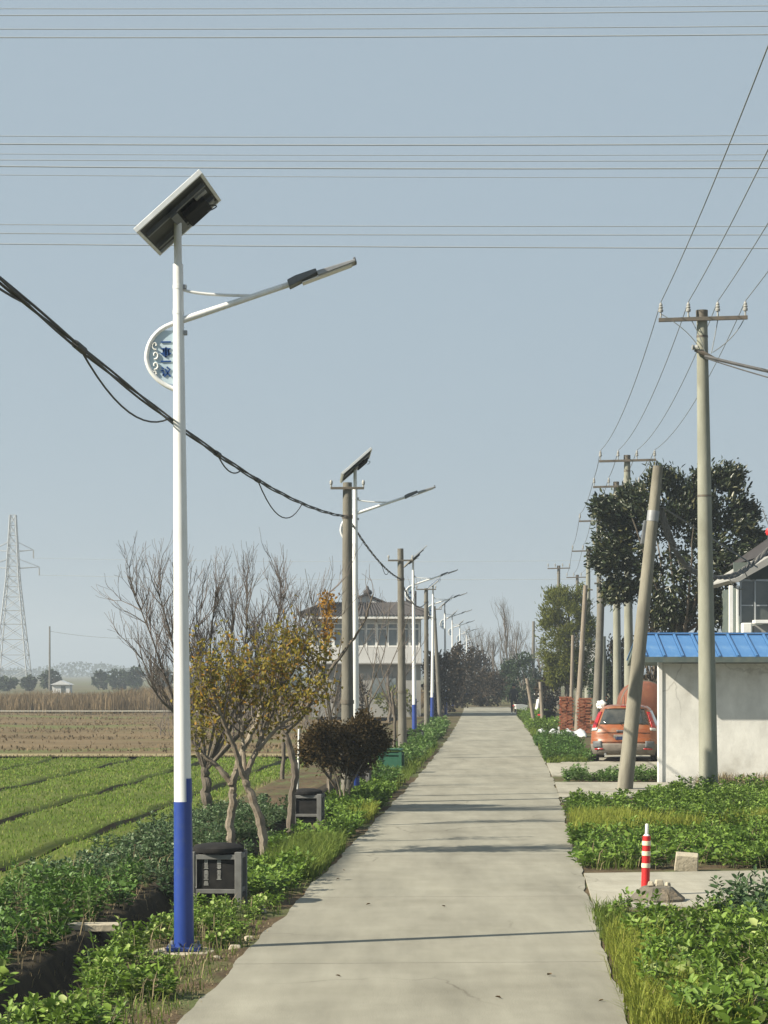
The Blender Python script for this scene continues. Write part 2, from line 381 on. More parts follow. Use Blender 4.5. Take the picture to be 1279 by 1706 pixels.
tag(link('ground', np_mesh('ground', V, Q, [M['soil'], M['ditch'], M['farfield']], mi, smooth=True)), kind='structure')

def strip(name, m, s0, s1, d0, d1, zf, ds=1.0, sstep=.5, slist=None):
    dd = np.arange(d0, d1 + .001, ds); ss = np.array(slist) if slist is not None else np.arange(s0, s1 + .001, sstep)
    V = [(road_c(d) + s, d, zf(s, d)) for d in dd for s in ss]; n = len(ss)
    Q = [(i * n + j, i * n + j + 1, (i + 1) * n + j + 1, (i + 1) * n + j) for i in range(len(dd) - 1) for j in range(n - 1)]
    o = link(name, np_mesh(name, V, Q, m, smooth=True)); tag(o, kind='structure'); return o

# young wheat field in raised beds with drainage furrows
FUR = (-6.3, -8.6, -11.0, -13.4, -15.8)
def wheat_z(s, d):
    z = -.22 + .02 * math.sin(d * 1.3 + s * 2)
    for f in FUR: 
        g = abs(s - f - .05 * math.sin(d * .5))
        if g < .18: z -= .13 * (1 - g / .18)
    return z
sl_ = sorted(set([round(-5.05 - i * .5, 3) for i in range(40)] + [round(f + k, 3) for f in FUR for k in (-.26, -.16, -.08, 0, .08, .16, .26)]))
wheat_field = strip('wheat_field', M['wheat'], 0, 0, 12, 71.5, wheat_z, .8, slist=sl_)
# furrow bottoms are bare dark soil: a narrow strip laid in each
for f in FUR[:3]:
    strip('field_furrow', M['soil'], 0, 0, 12, 71, lambda s, d, f=f: wheat_z(s, d) + .012 + (.03 if abs(s - f) > .05 else .0), .8, slist=[f - .07, f - .03, f + .03, f + .07])
strip('straw_path', M['straw'], 0, 0, 71.0, 73.6, lambda s, d: -.17, .6, slist=list(np.linspace(-26, -5.0, 40)))
strip('fallow_field', M['brown'], 0, 0, 73.4, 146.5, lambda s, d: -.21 + .06 * math.sin(d * .9) * math.sin(s * .7 + d) , 1.2, slist=list(np.linspace(-62, -5.2, 70)))
strip('field_path', M['path'], 0, 0, 146.0, 149.4, lambda s, d: -.06, 1.7, slist=list(np.linspace(-70, -6, 30)))

# ------------------------------------------------------------------ road in cast slabs
road = MB()
dd = np.arange(-6, 158, 2.0)
pts0 = [(road_c(max(d, 0)) if d > 0 else road_c(0) + .0603 * d, d) for d in dd]
for (x0, y0), (x1, y1) in zip(pts0[:-1], pts0[1:]):
    road.quad((x0 - 1.57, y0, -.006), (x0 + 1.57, y0, -.006), (x1 + 1.57, y1, -.006), (x1 - 1.57, y1, -.006))
road_o = tag(road.build('road', M['joint'], fix=False), kind='structure')
k = 0; d0 = -3.4
def edge(d, q): return .02 * math.sin(d * 1.1 + q) + .014 * math.sin(d * 2.7 + q * 3) + .008 * math.sin(d * 6.1 + q)
while d0 < 154:
    ln = 5.6; n = 28; sk = 0.10
    top = []; rr = random.Random(100 + k)
    L = []; Rr = []
    for i in range(n + 1):
        d = d0 + .009 + (ln - .018) * i / n
        c = road_c(d) if d > 0 else road_c(0) + .0603 * d
        L.append((c - 1.56 + edge(d, 1) + rr.uniform(-.006, .006), d - sk)); Rr.append((c + 1.56 + edge(d, 2) + rr.uniform(-.006, .006), d + sk * .6))
    b = MB(); nv = 0
    for (lx, ly), (rx, ry) in zip(L, Rr):
        b.v += [Vector((lx, ly, -.12)), Vector((lx, ly, .03)), Vector((rx, ry, .03)), Vector((rx, ry, -.12))]
    for i in range(n):
        a = i * 4
        for j in range(3): b.f.append((a + j, a + j + 1, a + j + 5, a + j + 4))
    b.f.append((0, 1, 2, 3)); e = n * 4; b.f.append((e + 3, e + 2, e + 1, e))
    b.build('concrete_slab', M['road'], road_o)
    d0 += ln; k += 1

def side_path(name, pts, z=.045):
    b = MB(); n = len(pts); b.v += [Vector((x, y, z)) for x, y in pts] + [Vector((x, y, -.1)) for x, y in pts]
    b.f.append(tuple(range(n)))
    for i in range(n): j = (i + 1) % n; b.f.append((i, n + i, n + j, j))
    return tag(b.build(name, M['path']), kind='structure')
def rx(d, o=1.575): return road_c(d) + o
side_path('side_path', [(rx(23.3), 23.3), (6, 23.6), (14, 23.2), (14, 27.6), (6, 27.9), (rx(27.3), 27.3), (rx(25.5), 25.5)])
side_path('side_path', [(rx(42.6), 42.6), (4.9, 44.0), (5.6, 46.4), (14, 47.2), (14, 49.2), (rx(50.0), 50.0)])
side_path('side_path', [(rx(53.0), 53.0), (14, 53.2), (14, 66.5), (5.0, 66.0), (4.7, 60.5), (rx(60.5), 60.5)])

# ------------------------------------------------------------------ wires
def cat_pts(a, b, sag, n=24):
    a = Vector(a); b = Vector(b)
    return [a.lerp(b, t) - Vector((0, 0, sag * 4 * t * (1 - t))) for t in [i / n for i in range(n + 1)]]
def wire(name, a, b, sag, r, m, label, catg, group=None, n=24):
    o = MB().tube(cat_pts(a, b, sag, n), r, 5).build(name, m, None, True, fix=False)
    return tag(o, label, catg, group)

# high-voltage conductors crossing high overhead
for px0y, px1y, sagpx, r in [(16, 8, 6, .03), (28, 16, 6, .04), (50, 42, 6, .035), (64, 56, 6, .045),
                             (227, 225, 8, .03), (240, 240, 6, .05), (256, 258, 6, .025), (266, 268, 5, .03), (276, 281, 8, .05), (290, 297, 5, .025),
                             (373, 378, 4, .03), (388, 392, 4, .035), (404, 416, 4, .04)]:
    d = 125.0
    xa, xb = -5.0, 1.5
    zf = lambda t: HC - ((px0y + (px1y - px0y) * t) - YH) * d / F
    slope = (zf(1) - zf(0))
    pts = []
    for i in range(41):
        t = -3.2 + 7.4 * i / 40
        z = zf(.5) + slope * (t - .5) * .6 + (sagpx * d / F) * ((t - .5) ** 2 * 1.1 - .3)
        pts.append((gx(1279 * t, d), d + rnd.uniform(-.0, .0), z))
    level = 'top' if px0y < 100 else ('middle' if px0y < 350 else 'lowest')
    tag(MB().tube(pts, r * .8, 5).build('overhead_conductor', M['hvwire'], None, True, fix=False),
        'thin grey high-voltage conductor in the %s band of wires crossing the sky' % level, 'wire', 'high-voltage wires, %s band' % level)

# ------------------------------------------------------------------ solar street lamps
def bez(p0, p1, p2, n=10):
    p0, p1, p2 = Vector(p0), Vector(p1), Vector(p2)
    return [p0 * (1 - t) ** 2 + p1 * 2 * t * (1 - t) + p2 * t * t for t in [i / n for i in range(n + 1)]]
GLYPH = {'一': [[(0.05, .5), (.95, .52)]],
         '事': [[(.08, .86), (.92, .86)], [(.25, .74), (.75, .74), (.75, .62), (.25, .62), (.25, .74)], [(.22, .5), (.8, .5), (.8, .26)], [(.05, .38), (.95, .38)], [(.22, .26), (.8, .26)], [(.5, .98), (.5, .06), (.36, .12)]],
         '议': [[(.12, .92), (.24, .82)], [(.04, .62), (.22, .62), (.22, .16), (.34, .28)], [(.62, .96), (.7, .84)], [(.46, .74), (.66, .36), (.94, .06)], [(.88, .76), (.66, .34), (.36, .05)]]}
def glyph(mb, ch, x, z, size, y, t):
    for st in GLYPH[ch]:
        for (a, b), (c, e) in zip(st[:-1], st[1:]):
            p = Vector((x + a * size, y, z + b * size)); q = Vector((x + c * size, y, z + e * size)); dv = q - p
            rot = Matrix.Rotation(-math.atan2(dv.z, dv.x), 3, 'Y')
            mb.box((p + q) / 2, (dv.length + t * .8, .006, t), rot)
def make_lamp(panel_yaw=0.0, lean=-.055):
    root = empty('solar_street_lamp')
    H = 6.2
    px = lambda z: lean * z / H
    prof = lambda z: .086 - (.086 - .043) * z / H
    MB().tube([(px(z), 0, z) for z in (1.29, 2.5, 3.8, 5, 6.0)], [prof(z) for z in (1.29, 2.5, 3.8, 5, 6.0)], 20).build('pole', M['lampwhite'], root, True)
    MB().tube([(px(6.0), 0, 6.0), (px(H), 0, H), (px(H), 0, 6.36)], [.036, .034, .034], 14).build('top_tube', M['lampwhite'], root, True)
    MB().tube([(px(z), 0, z) for z in (.03, .7, 1.296)], [prof(z) + .0025 for z in (.03, .7, 1.296)], 20).build('blue_base', M['lampblue'], root, True)
    bp = MB().box((0, 0, .015), (.30, .30, .03)).build('base_plate', M['lampblue'], root, bevel=.004)
    MB().lathe([(.30, -.06), (.29, .0), (.27, .008)], (0, 0, -.012), 14).build('footing', M['stonepale'], root)
    for sx in (-1, 1):
        for sy in (-1, 1): MB().lathe([(.014, 0), (.014, .03), (.008, .035)], (sx * .115, sy * .115, .03), 6).build('anchor_nut', M['greymetal'], bp)
    # blue door patch on the right flank
    dm = MB(); a0, a1 = R(-62), R(30); n = 8
    for i in range(n):
        q = [a0 + (a1 - a0) * i / n, a0 + (a1 - a0) * (i + 1) / n]
        rr = .0835
        dm.quad((rr * math.cos(q[0]) + px(1.3), rr * math.sin(q[0]), 1.29), (rr * math.cos(q[1]) + px(1.3), rr * math.sin(q[1]), 1.29),
                (rr * math.cos(q[1]) * .982 + px(1.5), rr * math.sin(q[1]) * .982, 1.5), (rr * math.cos(q[0]) * .982 + px(1.5), rr * math.sin(q[0]) * .982, 1.5))
    dm.build('access_door', M['lampblue'], root, True)
    x5 = px(5.4)
    arc = [(x5, 0, 5.50)] + bez((x5 - .02, 0, 5.49), (x5 - .27, 0, 5.42), (x5 - .282, 0, 5.18), 9)[1:] + bez((x5 - .282, 0, 5.18), (x5 - .26, 0, 4.98), (x5, 0, 4.89), 9)[1:]
    MB().tube(arc, .021, 10).build('half_ring', M['lampwhite'], root, True)
    armp = bez((x5, 0, 5.50), (x5 + .30, 0, 5.60), (x5 + 1.0, 0, 5.835), 8)
    MB().tube(armp, [.030, .030, .030, .029, .028, .027, .026, .026, .025], 10).build('arm', M['lampwhite'], root, True)
    MB().tube(bez((x5 + .02, 0, 5.785), (x5 + .15, 0, 5.725), (x5 + .62, 0, 5.728), 8), .013, 8).build('brace', M['lampwhite'], root, True)
    for z in (5.58, 5.80): MB().lathe([(prof(z) + .003, -.018), (prof(z) + .003, .018)], (px(z), 0, z), 16).build('clamp_collar', M['lampwhite'], root, True)
    for z in (5.40, 5.80): MB().box((px(z) + prof(z) + .012, 0, z), (.03, .05, .04)).build('clamp_bolt', M['greymetal'], root, bevel=.004)
    # luminaire
    hd = empty('lamp_head'); hd.parent = root; hd.location = (x5 + .98, 0, 5.83); hd.rotation_euler = (0, -R(17.5), 0)
    MB().prism([(-.02, -.035), (.25, .01), (.25, .05), (.06, .045), (-.02, .03)], -.09, .09).build('housing', M['darkmetal'], hd, bevel=.008)
    MB().prism([(.25, -.02), (.60, .0), (.60, .022), (.25, .025)], -.10, .10).build('fin_plate', M['greymetal'], hd, bevel=.004)
    MB().prism([(.10, -.036), (.56, -.012), (.56, .002), (.25, -.019), (.10, -.029)], -.08, .08).build('lens', M['lens'], hd)
    MB().box((.598, 0, .02), (.02, .12, .05)).build('sensor', M['darkmetal'], hd, bevel=.004)
    # lettered half-disc sign
    poly = [(x5 - .03, 5.42)] + [(p[0] + .012 if p[0] < x5 - .05 else p[0], p[2]) for p in [tuple(q) for q in arc[3:-3]]] + [(x5 - .03, 4.95)]
    sg = MB().prism(poly, .004, .012).build('sign_plate', M['signplate'], root)
    lt = MB()
    for ch, z in zip('一事一议', (5.275, 5.185, 5.105, 5.015)): glyph(lt, ch, x5 - .155, z, .088, -.002, .0125)
    lt.build('sign_lettering', M['signblue'], sg)
    sc = MB()
    for cz, sgn in ((5.205, 1), (5.115, 1), (5.29, -1), (5.04, -1)):
        ps = [(x5 - .205 + sgn * .032 * math.cos(a) * (1 - .09 * i), -.006, cz + .04 * math.sin(a) * (1 - .09 * i)) for i, a in enumerate(np.linspace(-1.9, 3.6, 9))]
        sc.tube(ps, .0075, 6)
    sc.build('scroll_ornament', M['white'], sg, True)
    # solar panel
    pn = empty('solar_panel'); pn.parent = root; pn.location = (px(6.4) + .01, 0, 6.44); pn.rotation_euler = (0, -R(41.5), panel_yaw)
    w, l = .72, 1.38
    pn.rotation_mode = 'ZYX'; pn.rotation_euler = (0, -R(41.5), panel_yaw - .06)
    fr = MB()
    fr.box((-w / 2, 0, 0), (.03, l, .045)).box((w / 2, 0, 0), (.03, l, .045)).box((0, -l / 2 + .015, 0), (w - .03, .03, .045)).box((0, l / 2 - .015, 0), (w - .03, .03, .045))
    fr.build('panel_frame', M['alu'], pn, bevel=.003)
    MB().box((0, 0, .008), (w - .03, l - .06, .008)).build('backsheet', M['backsheet'], pn)
    MB().box((0, 0, .0165), (w - .032, l - .062, .006)).build('cells', M['cells'], pn)
    rl = MB(); rl.box((.0, -.33, -.025), (w - .06, .05, .035)).box((.0, .33, -.025), (w - .06, .05, .035)).box((-.04, 0, -.055), (.07, .8, .03))
    rl.build('mounting_rail', M['darkmetal'], pn, bevel=.003)
    MB().box((.14, .20, -.045), (.24, .52, .06)).build('battery_box', M['binblack'], pn, bevel=.01)
    MB().box((.22, .52, .01), (.20, .20, .04)).build('controller_box', M['greymetal'], pn, bevel=.006)
    MB().box((.25, -.1, -.02), (.12, .12, .03)).build('junction_box', M['greymetal'], pn, bevel=.004)
    MB().tube(bez((.24, .56, .01), (.38, .38, -.14), (.2, .1, -.13), 8), .006, 5).build('lead', M['cable'], pn, True)
    return root

lamps = [  # d, base column, label
    (19.95, 307, 'white solar street lamp with a blue base beside the nearest slatted rubbish bin', 0.0),
    (44.2, 592, 'white solar street lamp standing just behind the concrete pole above the round bronze bush', .12),
    (80.0, 691, 'white solar street lamp in front of the right end of the white house', .5),
    (103.0, 720, 'white solar street lamp next to a slim concrete pole past the white house', -.25),
    (131.0, 743, 'white solar street lamp just past the white house, half hidden by shrubs', -.5),
    (158.0, 755, 'small distant white solar street lamp standing in the dark hedge', .3),
    (186.0, 767, 'distant white solar street lamp rising out of the dark roadside hedge', .15),
    (218.0, 778, 'farthest white solar street lamp against the bare trees at the end of the road', 0.0)]
for i, (d, px, lab, yaw) in enumerate(lamps):
    o = make_lamp(yaw, lean=[-.055, .0, -.05, .05, -.06, -.06, -.03, -.03][i]) 
    o.location = (gx(px, d), d, .022)
    if i in (3,): o.rotation_euler = (0, 0, R(6))
    tag(o, lab, 'street lamp', 'solar street lamps along the left verge')

# ------------------------------------------------------------------ utility poles
def pole_mesh(mb, h, r0, r1, lean=(0, 0), n=7):
    mb.tube([(lean[0] * t, lean[1] * t, h * t) for t in [i / n for i in range(n + 1)]], [r0 + (r1 - r0) * i / n for i in range(n + 1)], 18)
def crossarm_pole(loc, h, r0, r1, lean, arm_z, arm_w, label, m='pole', ins_h=.30, arm_yaw=R(-3.4), group='concrete power poles along the right side', shackle=False, offs=(-.49, -.17, .17, .49), off=0.0):
    root = empty('power_pole', loc)
    mb = MB(); pole_mesh(mb, h, r0, r1, lean); mb.build('pole', M[m], root, True)
    MB().tube([(lean[0] * .995, lean[1], h * .985), (lean[0], lean[1], h + .03)], [r1 + .012, r1 + .012], 14).build('pole_cap', M['iron'], root, True)
    ax = Matrix.Rotation(arm_yaw, 3, 'Z'); c = Vector((lean[0] * arm_z / h + off, lean[1] - r1 - .04, arm_z))
    MB().box(c, (arm_w, .07, .075), ax @ Matrix.Rotation(R(-1.2), 3, 'Y')).build('crossarm', M['iron'], root, bevel=.004)
    tops = []
    for o in offs:
        p = c + ax @ Vector((o * arm_w * .97, 0, .0375 + .011 * o)); tops.append(root.matrix_basis @ (p + Vector((0, 0, ins_h))) if False else Vector(loc) + p + Vector((0, 0, ins_h)))
        ins = MB().lathe([(.018, 0), (.018, ins_h * .35), (.045, ins_h * .36), (.05, ins_h * .5), (.034, ins_h * .56), (.046, ins_h * .66), (.03, ins_h * .74), (.038, ins_h * .82), (.018, ins_h * .95), (.008, ins_h)], p, 10)
        ins.build('insulator', M['porcelain'], root, True)
    st = MB()
    for sgn in (-1, 1): st.box(c + ax @ Vector((sgn * arm_w * .16, .03, -.16)), (.02, .02, .48), ax @ Matrix.Rotation(sgn * R(-43) * -1, 3, 'Y'))
    if arm_w > 1.4 and h > 9: pass
    bnd = MB()
    for z in (arm_z - .33, h * .62):
        rr = r0 + (r1 - r0) * z / h + .006; bnd.lathe([(rr, -.02), (rr, .02)], (lean[0] * z / h, lean[1] * z / h, z), 16)
    bnd.build('steel_band', M['iron'], root, True)
    tag(root, label, 'power pole', group)
    return root, tops
PR = []
def add_right(d, px, arm_y, arm_w, lab, r0, r1, lean, m='pole', offp=0.0):
    x = gx(px, d); az = HC + (YH - arm_y) * d / F
    return crossarm_pole((x, d, 0), az + .16, r0, r1, (lean, 0), az, arm_w, lab, m, off=offp)
p1, t1 = add_right(45, 1181, 533, 1.74, 'tall pale concrete power pole in front of the blue-roofed shed', .19, .105, -.135)
p2, t2 = add_right(74, 1049, 768, 1.84, 'concrete power pole with four insulators rising behind the evergreen tree by the shed', .17, .10, -.08)
p3, t3 = add_right(85, 1029, 811, 1.75, 'concrete power pole with its crossarm partly behind the evergreen tree', .17, .10, -.05)
p4, t4 = add_right(104, 1001, 868, 1.8, 'dark slender power pole beyond the orange car, short crossarm on top', .15, .10, -.10, 'poledark')
p5, t5 = add_right(130, 979, 918, 1.9, 'power pole with a pale box strapped halfway up, beside the brick stacks', .18, .11, .05)
p6, t6 = add_right(152, 931, 947, 1.5, 'thin far power pole rising above the olive-green conifer', .15, .10, .0, 'poledark')
p7, t7 = add_right(166, 962, 962, 1.6, 'far power pole with a low crossarm behind the olive-green conifer', .15, .10, .0, 'poledark')
# steel box and clutter on the pole beside the bricks
MB().box((.20, -.2, 3.55), (.42, .22, 1.0)).build('meter_box', M['plasterw'], p5, bevel=.02)
MB().box((.22, -.2, 2.35), (.40, .22, .75)).build('meter_box', M['plasterw'], p5, bevel=.02)
MB().box((.12, -.22, 2.88), (.5, .3, .22)).build('switch_box', M['darkmetal'], p5, bevel=.02)
for z, y in ((7.2, 0), (6.4, 0)): MB().tube([(-.45, -.12, z), (.28, -.12, z - .05)], .05, 6).build('bracket', M['iron'], p5)
for z in (8.1, 6.5): MB().tube([(-.3, -.12, z), (.25, -.12, z)], .05, 6).build('bracket', M['iron'], p4)
# shackle assembly, jumpers on the near pole
sh = empty('cable_clamp'); sh.parent = p1
MB().tube([(-.30, -.16, 8.80), (-.12, -.18, 8.72), (.10, -.16, 8.62)], [.035, .05, .03], 8).build('clamp_arm', M['iron'], sh, True)
MB().lathe([(.03, -.06), (.06, -.05), (.04, 0), (.06, .05), (.03, .06)], (-.30, -.18, 8.84), 10, 'x').build('strain_insulator', M['porcelain'], sh, True)
jm = MB()
for a, b, c in (((-.97, -.1, 9.52), (-.35, -.2, 9.15), (-.18, -.2, 8.75)), ((-.42, -.1, 9.5), (-.20, -.2, 9.1), (-.10, -.2, 8.75)), ((.18, -.1, 9.5), (.10, -.1, 9.0), (.02, -.2, 8.72)), ((.72, -.1, 9.5), (.55, -.1, 9.05), (.05, -.2, 8.74))):
    jm.tube(bez(a, b, c, 8), .009, 5)
jm.build('jumper_wire', M['wire'], p1, True)
# right-hand low-voltage wires
dirn = Vector((-.0625, -1, 0))
P0 = [t + dirn * 44 + Vector((0, 0, .15)) for t in t1]
spans = [(P0, t1, .5, 'running overhead toward the tall pole by the blue-roofed shed'), (t1, t2, .45, 'from the tall pole by the shed to the next pole'),
         (t2, t3, .1, 'in the short span over the evergreen tree'), (t3, t4, .25, 'between the evergreen tree and the dark slender pole'),
         (t4, t5, .3, 'between the dark slender pole and the pole with the pale box'), (t5, t7, .4, 'above the olive-green conifer')]
for A, B, sag, txt in spans:
    for a, b in zip(A, B):
        r = .0085 if B is t1 or A is t1 else .011
        wire('power_wire', a, b, sag, r, M['wire'], 'thin power wire ' + txt, 'wire', 'low-voltage wires, ' + txt)
wire('service_cable', Vector((p1.location.x - .1, 44.8, 8.66)), (14.0, 36.5, 6.3), .25, .035, M['cable'], 'thick black service cable sloping down from the tall pole by the shed', 'cable')
wire('service_wire', Vector((p1.location.x - .1, 44.8, 8.63)), (14.0, 36.3, 6.1), .4, .014, M['cable'], 'thin wire sagging just under the thick black service cable', 'cable')

# leaning old pole
lp = empty('leaning_pole', (gx(1041, 47), 47, 0)); mb = MB(); pole_mesh(mb, 6.72, .165, .105, (.72, .25)); mb.build('pole', M['oldpole'], lp, True)
MB().tube([(.72 * .83, .25 * .83, 6.72 * .83), (.72 * .862, .25 * .862, 6.72 * .862)], .125, 14).build('steel_band', M['greymetal'], lp, True)
MB().box((.45, .3, 5.35), (.12, .14, .5), Matrix.Rotation(R(8), 3, 'Y')).build('cable_clip', M['darkmetal'], lp, bevel=.02)
tag(lp, 'leaning bare concrete pole without crossarm beside the side path', 'pole')
# drooping dusty cable bundle from leaning pole to the house
A = at(1101, 848, 47.3); B = at(1279, 915, 52); C_ = [A, at(1112, 885, 47.4), at(1130, 925, 47.6), at(1150, 948, 47.9), at(1172, 958, 48.3), at(1200, 962, 49), at(1228, 956, 50), at(1255, 938, 51), at(1290, 908, 52)]
def smooth_pts(P, k=5):
    out = []; P = [Vector(p) for p in P]; n = len(P)
    for i in range(n - 1):
        a, b, c, d = P[max(i - 1, 0)], P[i], P[i + 1], P[min(i + 2, n - 1)]
        for j in range(k):
            t = j / k; out.append(.5 * ((2 * b) + (c - a) * t + (2 * a - 5 * b + 4 * c - d) * t * t + (-a + 3 * b - 3 * c + d) * t ** 3))
    out.append(P[-1]); return out
bun = empty('cable_bundle', A)
rel = [p - A for p in smooth_pts(C_, 7)]
for i in range(5):
    ph = i * 1.7; amp = .042
    MB().tube([p + Vector((amp * math.sin(k * .9 + ph), 0, amp * math.cos(k * .7 + ph) * (1 + .5 * math.sin(k * .33)))) for k, p in enumerate(rel)],
              [.014 + .016 * abs(math.sin(k * .5 + ph)) for k in range(len(rel))], 6).build('strand', M['dustcable'], bun, True, fix=False)
for px, py, dx, dz in ((1128, 925, .2, -.35), (1160, 955, .25, -.4), (1215, 962, .3, -.3), (1240, 950, .25, -.25)):
    s0 = at(px, py, 48) - A
    MB().tube(bez(s0, s0 + Vector((dx * .3, 0, dz)), s0 + Vector((dx, 0, dz * .8)), 6), .012, 5).build('loose_end', M['dustcable'], bun, True)
tag(bun, 'sagging dusty bundle of telephone cables from the leaning pole to the house', 'cable')
wire('drop_wire', at(1105, 846, 47.2), at(1262, 945, 51.5), .0, .018, M['dustcable'], 'straight grey drop wire above the dusty cable bundle', 'cable')

# older bare poles by the bricks
def bare_pole(d, px, ytop, r0, r1, lean, m, label, group=None, name='old_pole'):
    h = HC + (YH - ytop) * d / F
    mb = MB(); pole_mesh(mb, h, r0, r1, (lean, 0)); o = mb.build(name, M[m], None, True); o.location = (gx(px, d), d, 0)
    return tag(o, label, 'pole', group)
bare_pole(84, 993, 985, .17, .13, .20, 'poledark', 'thick dark pole leaning slightly just left of the orange car')
bare_pole(88, 1004, 1060, .13, .11, .02, 'pole', 'short pale pole close beside the thick dark pole by the car')
bare_pole(96, 962, 975, .13, .09, .35, 'polewood', 'slim weathered post leaning right in front of the brick stacks')
bare_pole(99, 951, 1058, .09, .07, .10, 'polewood', 'low thin weathered post left of the brick stacks')
bare_pole(178, 888, 1035, .14, .10, .06, 'poledark', 'far dark pole in front of the dark evergreen at the road end')
for px, yt, l in ((886, 1130, -.35), (900, 1136, -.12)):
    bare_pole(102 if px < 890 else 98, px + 5, yt, .085, .075, l, 'polewood', 'short weathered timber post on the right verge beside the parked motorcycle', 'timber posts on the right verge', 'timber_post')

# left concrete poles
def left_pole(d, px, ytop, arm_y, aw, label, r0=.11, r1=.085, lean=0.0, m='poledark'):
    h = HC + (YH - ytop) * d / F; az = HC + (YH - arm_y) * d / F
    root = empty('utility_pole', (gx(px, d), d, 0))
    mb = MB(); pole_mesh(mb, h, r0, r1, (lean, 0)); mb.build('pole', M[m], root, True)
    MB().box((lean, -r1 - .02, az), (aw, .04, .045)).build('crossarm', M['iron'], root, bevel=.003)
    for sx in (-1, 1): MB().lathe([(.016, 0), (.016, .06), (.028, .07), (.03, .12), (.014, .15)], (lean + sx * aw * .48, -r1 - .02, az), 8).build('insulator', M['porcelain'], root, True)
    bd = MB()
    for z in (az - .52, 1.9):
        rr = r0 + (r1 - r0) * z / h + .012; bd.lathe([(rr, -.035), (rr, .035)], (lean * z / h, 0, z), 14)
    bd.build('steel_band', M['iron'], root, True)
    tag(root, label, 'utility pole', 'concrete poles along the left verge')
    return Vector((gx(px, d) + lean, d, az - .52))
ca = left_pole(42.2, 579, 804, 814, .62, 'weathered concrete pole standing just behind the round bronze bush', .125, .085, -.0)
cb = left_pole(64, 671, 914, 934, .7, 'weathered concrete pole rising behind the green rubbish bin', .13, .085, -.06)
cc = left_pole(93, 711, 980, 982, .8, 'slim concrete pole beside the white lamp past the house', .11, .08, -.02)
cd = left_pole(120, 733, 1010, 1015, .8, 'far concrete pole leaning left among the white street lamps', .11, .08, -.3)
# aerial cable
def aerial(a, b, sag, loops, label, r=.015):
    root = empty('aerial_cable', a); a = Vector(a); b = Vector(b)
    pts = [p - a for p in cat_pts(a, b, sag, 60)]
    for ph in (0, 2.1, 4.2):
        MB().tube([p + Vector((.015 * math.sin(k * .55 + ph), 0, .017 * math.cos(k * .55 + ph))) for k, p in enumerate(pts)], r * .60, 6).build('strand', M['cable'], root, True, fix=False)
    for t0, t1, dz in loops:
        f = lambda t: (a.lerp(b, t) - Vector((0, 0, sag * 4 * t * (1 - t)))) - a
        p, q = f(t0), f(t1); MB().tube(bez(p, (p + q) / 2 + Vector((0, 0, -dz * 2)), q, 12), .008, 5).build('slack_loop', M['cable'], root, True, fix=False)
    for t in [x[0] for x in loops]:
        MB().tube([f(t - .004), f(t + .004)], r * 1.9, 8).build('splice', M['cable'], root, True)
    return tag(root, label, 'cable', 'twisted aerial cable on the left poles')
near_end = Vector((-2.98, 0.5, 5.28))
aerial(near_end, ca, .62, [(.26, .33, .07), (.37, .47, .20), (.55, .60, .10), (.64, .78, .32)], 'thick twisted black cable sloping past the nearest lamp to the concrete pole')
aerial(ca, cb, .18, [(.55, .7, .15)], 'twisted black cable between the two weathered concrete poles')
aerial(cb, cc, .45, [], 'twisted black cable between the weathered pole and the slim pole past the house')
aerial(cc, cd, .3, [], 'twisted black cable between the farthest left poles')

# ------------------------------------------------------------------ plants: broad beans
def bean_plant(seed, h=.34, spread=.17, nst=6, ll=.062, lw=.042, step=.058):
    g = np.random.default_rng(seed); P = []; U = []; N = []; L = []; W = []; stems = []
    for s in range(nst):
        a = g.uniform(0, 6.28); r = spread * math.sqrt(g.uniform(0, 1)); base = np.array([r * .35 * math.cos(a), r * .35 * math.sin(a), 0])
        top = np.array([r * 1.1 * math.cos(a), r * 1.1 * math.sin(a), h * g.uniform(.65, 1.1)]); pts = [base + (top - base) * t + np.array([0, 0, .03 * math.sin(t * 3)]) for t in (0, .5, 1)]
        stems.append(pts); ln = np.linalg.norm(top - base); k = int(ln / step); ph = g.uniform(0, 6.28)
        for i in range(1, k + 2):
            t = min(i / (k + .5), 1.0); p = base + (top - base) * t
            for q in range(3 if t < .9 else 4):
                an = ph + i * 2.4 + q * 2.1 + g.uniform(-.4, .4); el = g.uniform(-.15, .75) if t < .9 else g.uniform(.2, 1.2)
                u = np.array([math.cos(an) * math.cos(el), math.sin(an) * math.cos(el), math.sin(el)])
                off = u * g.uniform(.012, .04)
                P.append(p + off); U.append(u); n = np.array([-u[0] * .5 - .35, -u[1] * .5 - .15, 1]) + g.normal(0, .3, 3); N.append(n)
                sc = g.uniform(.7, 1.25) * (1 - .3 * (t > .9)); L.append(ll * sc); W.append(lw * sc)
    V, Q = leaf_arrays(np.array(P), np.array(U), np.array(N), np.array(L), np.array(W), .3, .15)
    nl = len(Q); mb = MB()
    for pts in stems: mb.tube(pts, [.006, .005, .003], 4, cap=False)
    V2 = np.array([tuple(v) for v in mb.v]); Q2 = np.array(mb.f) + len(V)
    return np.concatenate([V, V2]), np.concatenate([Q, Q2]), np.concatenate([np.zeros(nl, int), np.ones(len(Q2), int)])
VAR = [bean_plant(s, h, sp, n, l, w) for s, h, sp, n, l, w in ((1, .34, .20, 7, .088, .060), (2, .28, .20, 7, .080, .056), (3, .40, .18, 6, .092, .064), (4, .24, .19, 8, .074, .052), (5, .32, .22, 7, .100, .072), (6, .36, .17, 6, .082, .055))] + [bean_plant(s, h, sp, n, l, w, st) for s, h, sp, n, l, w, st in ((7, .22, .22, 6, .15, .105, .10), (8, .26, .20, 6, .13, .095, .09), (9, .17, .24, 7, .12, .085, .09))]
def plant_meshes(m): return [np_mesh('bean_plant', V, Q, [m, M['stem']], mi) for V, Q, mi in VAR]
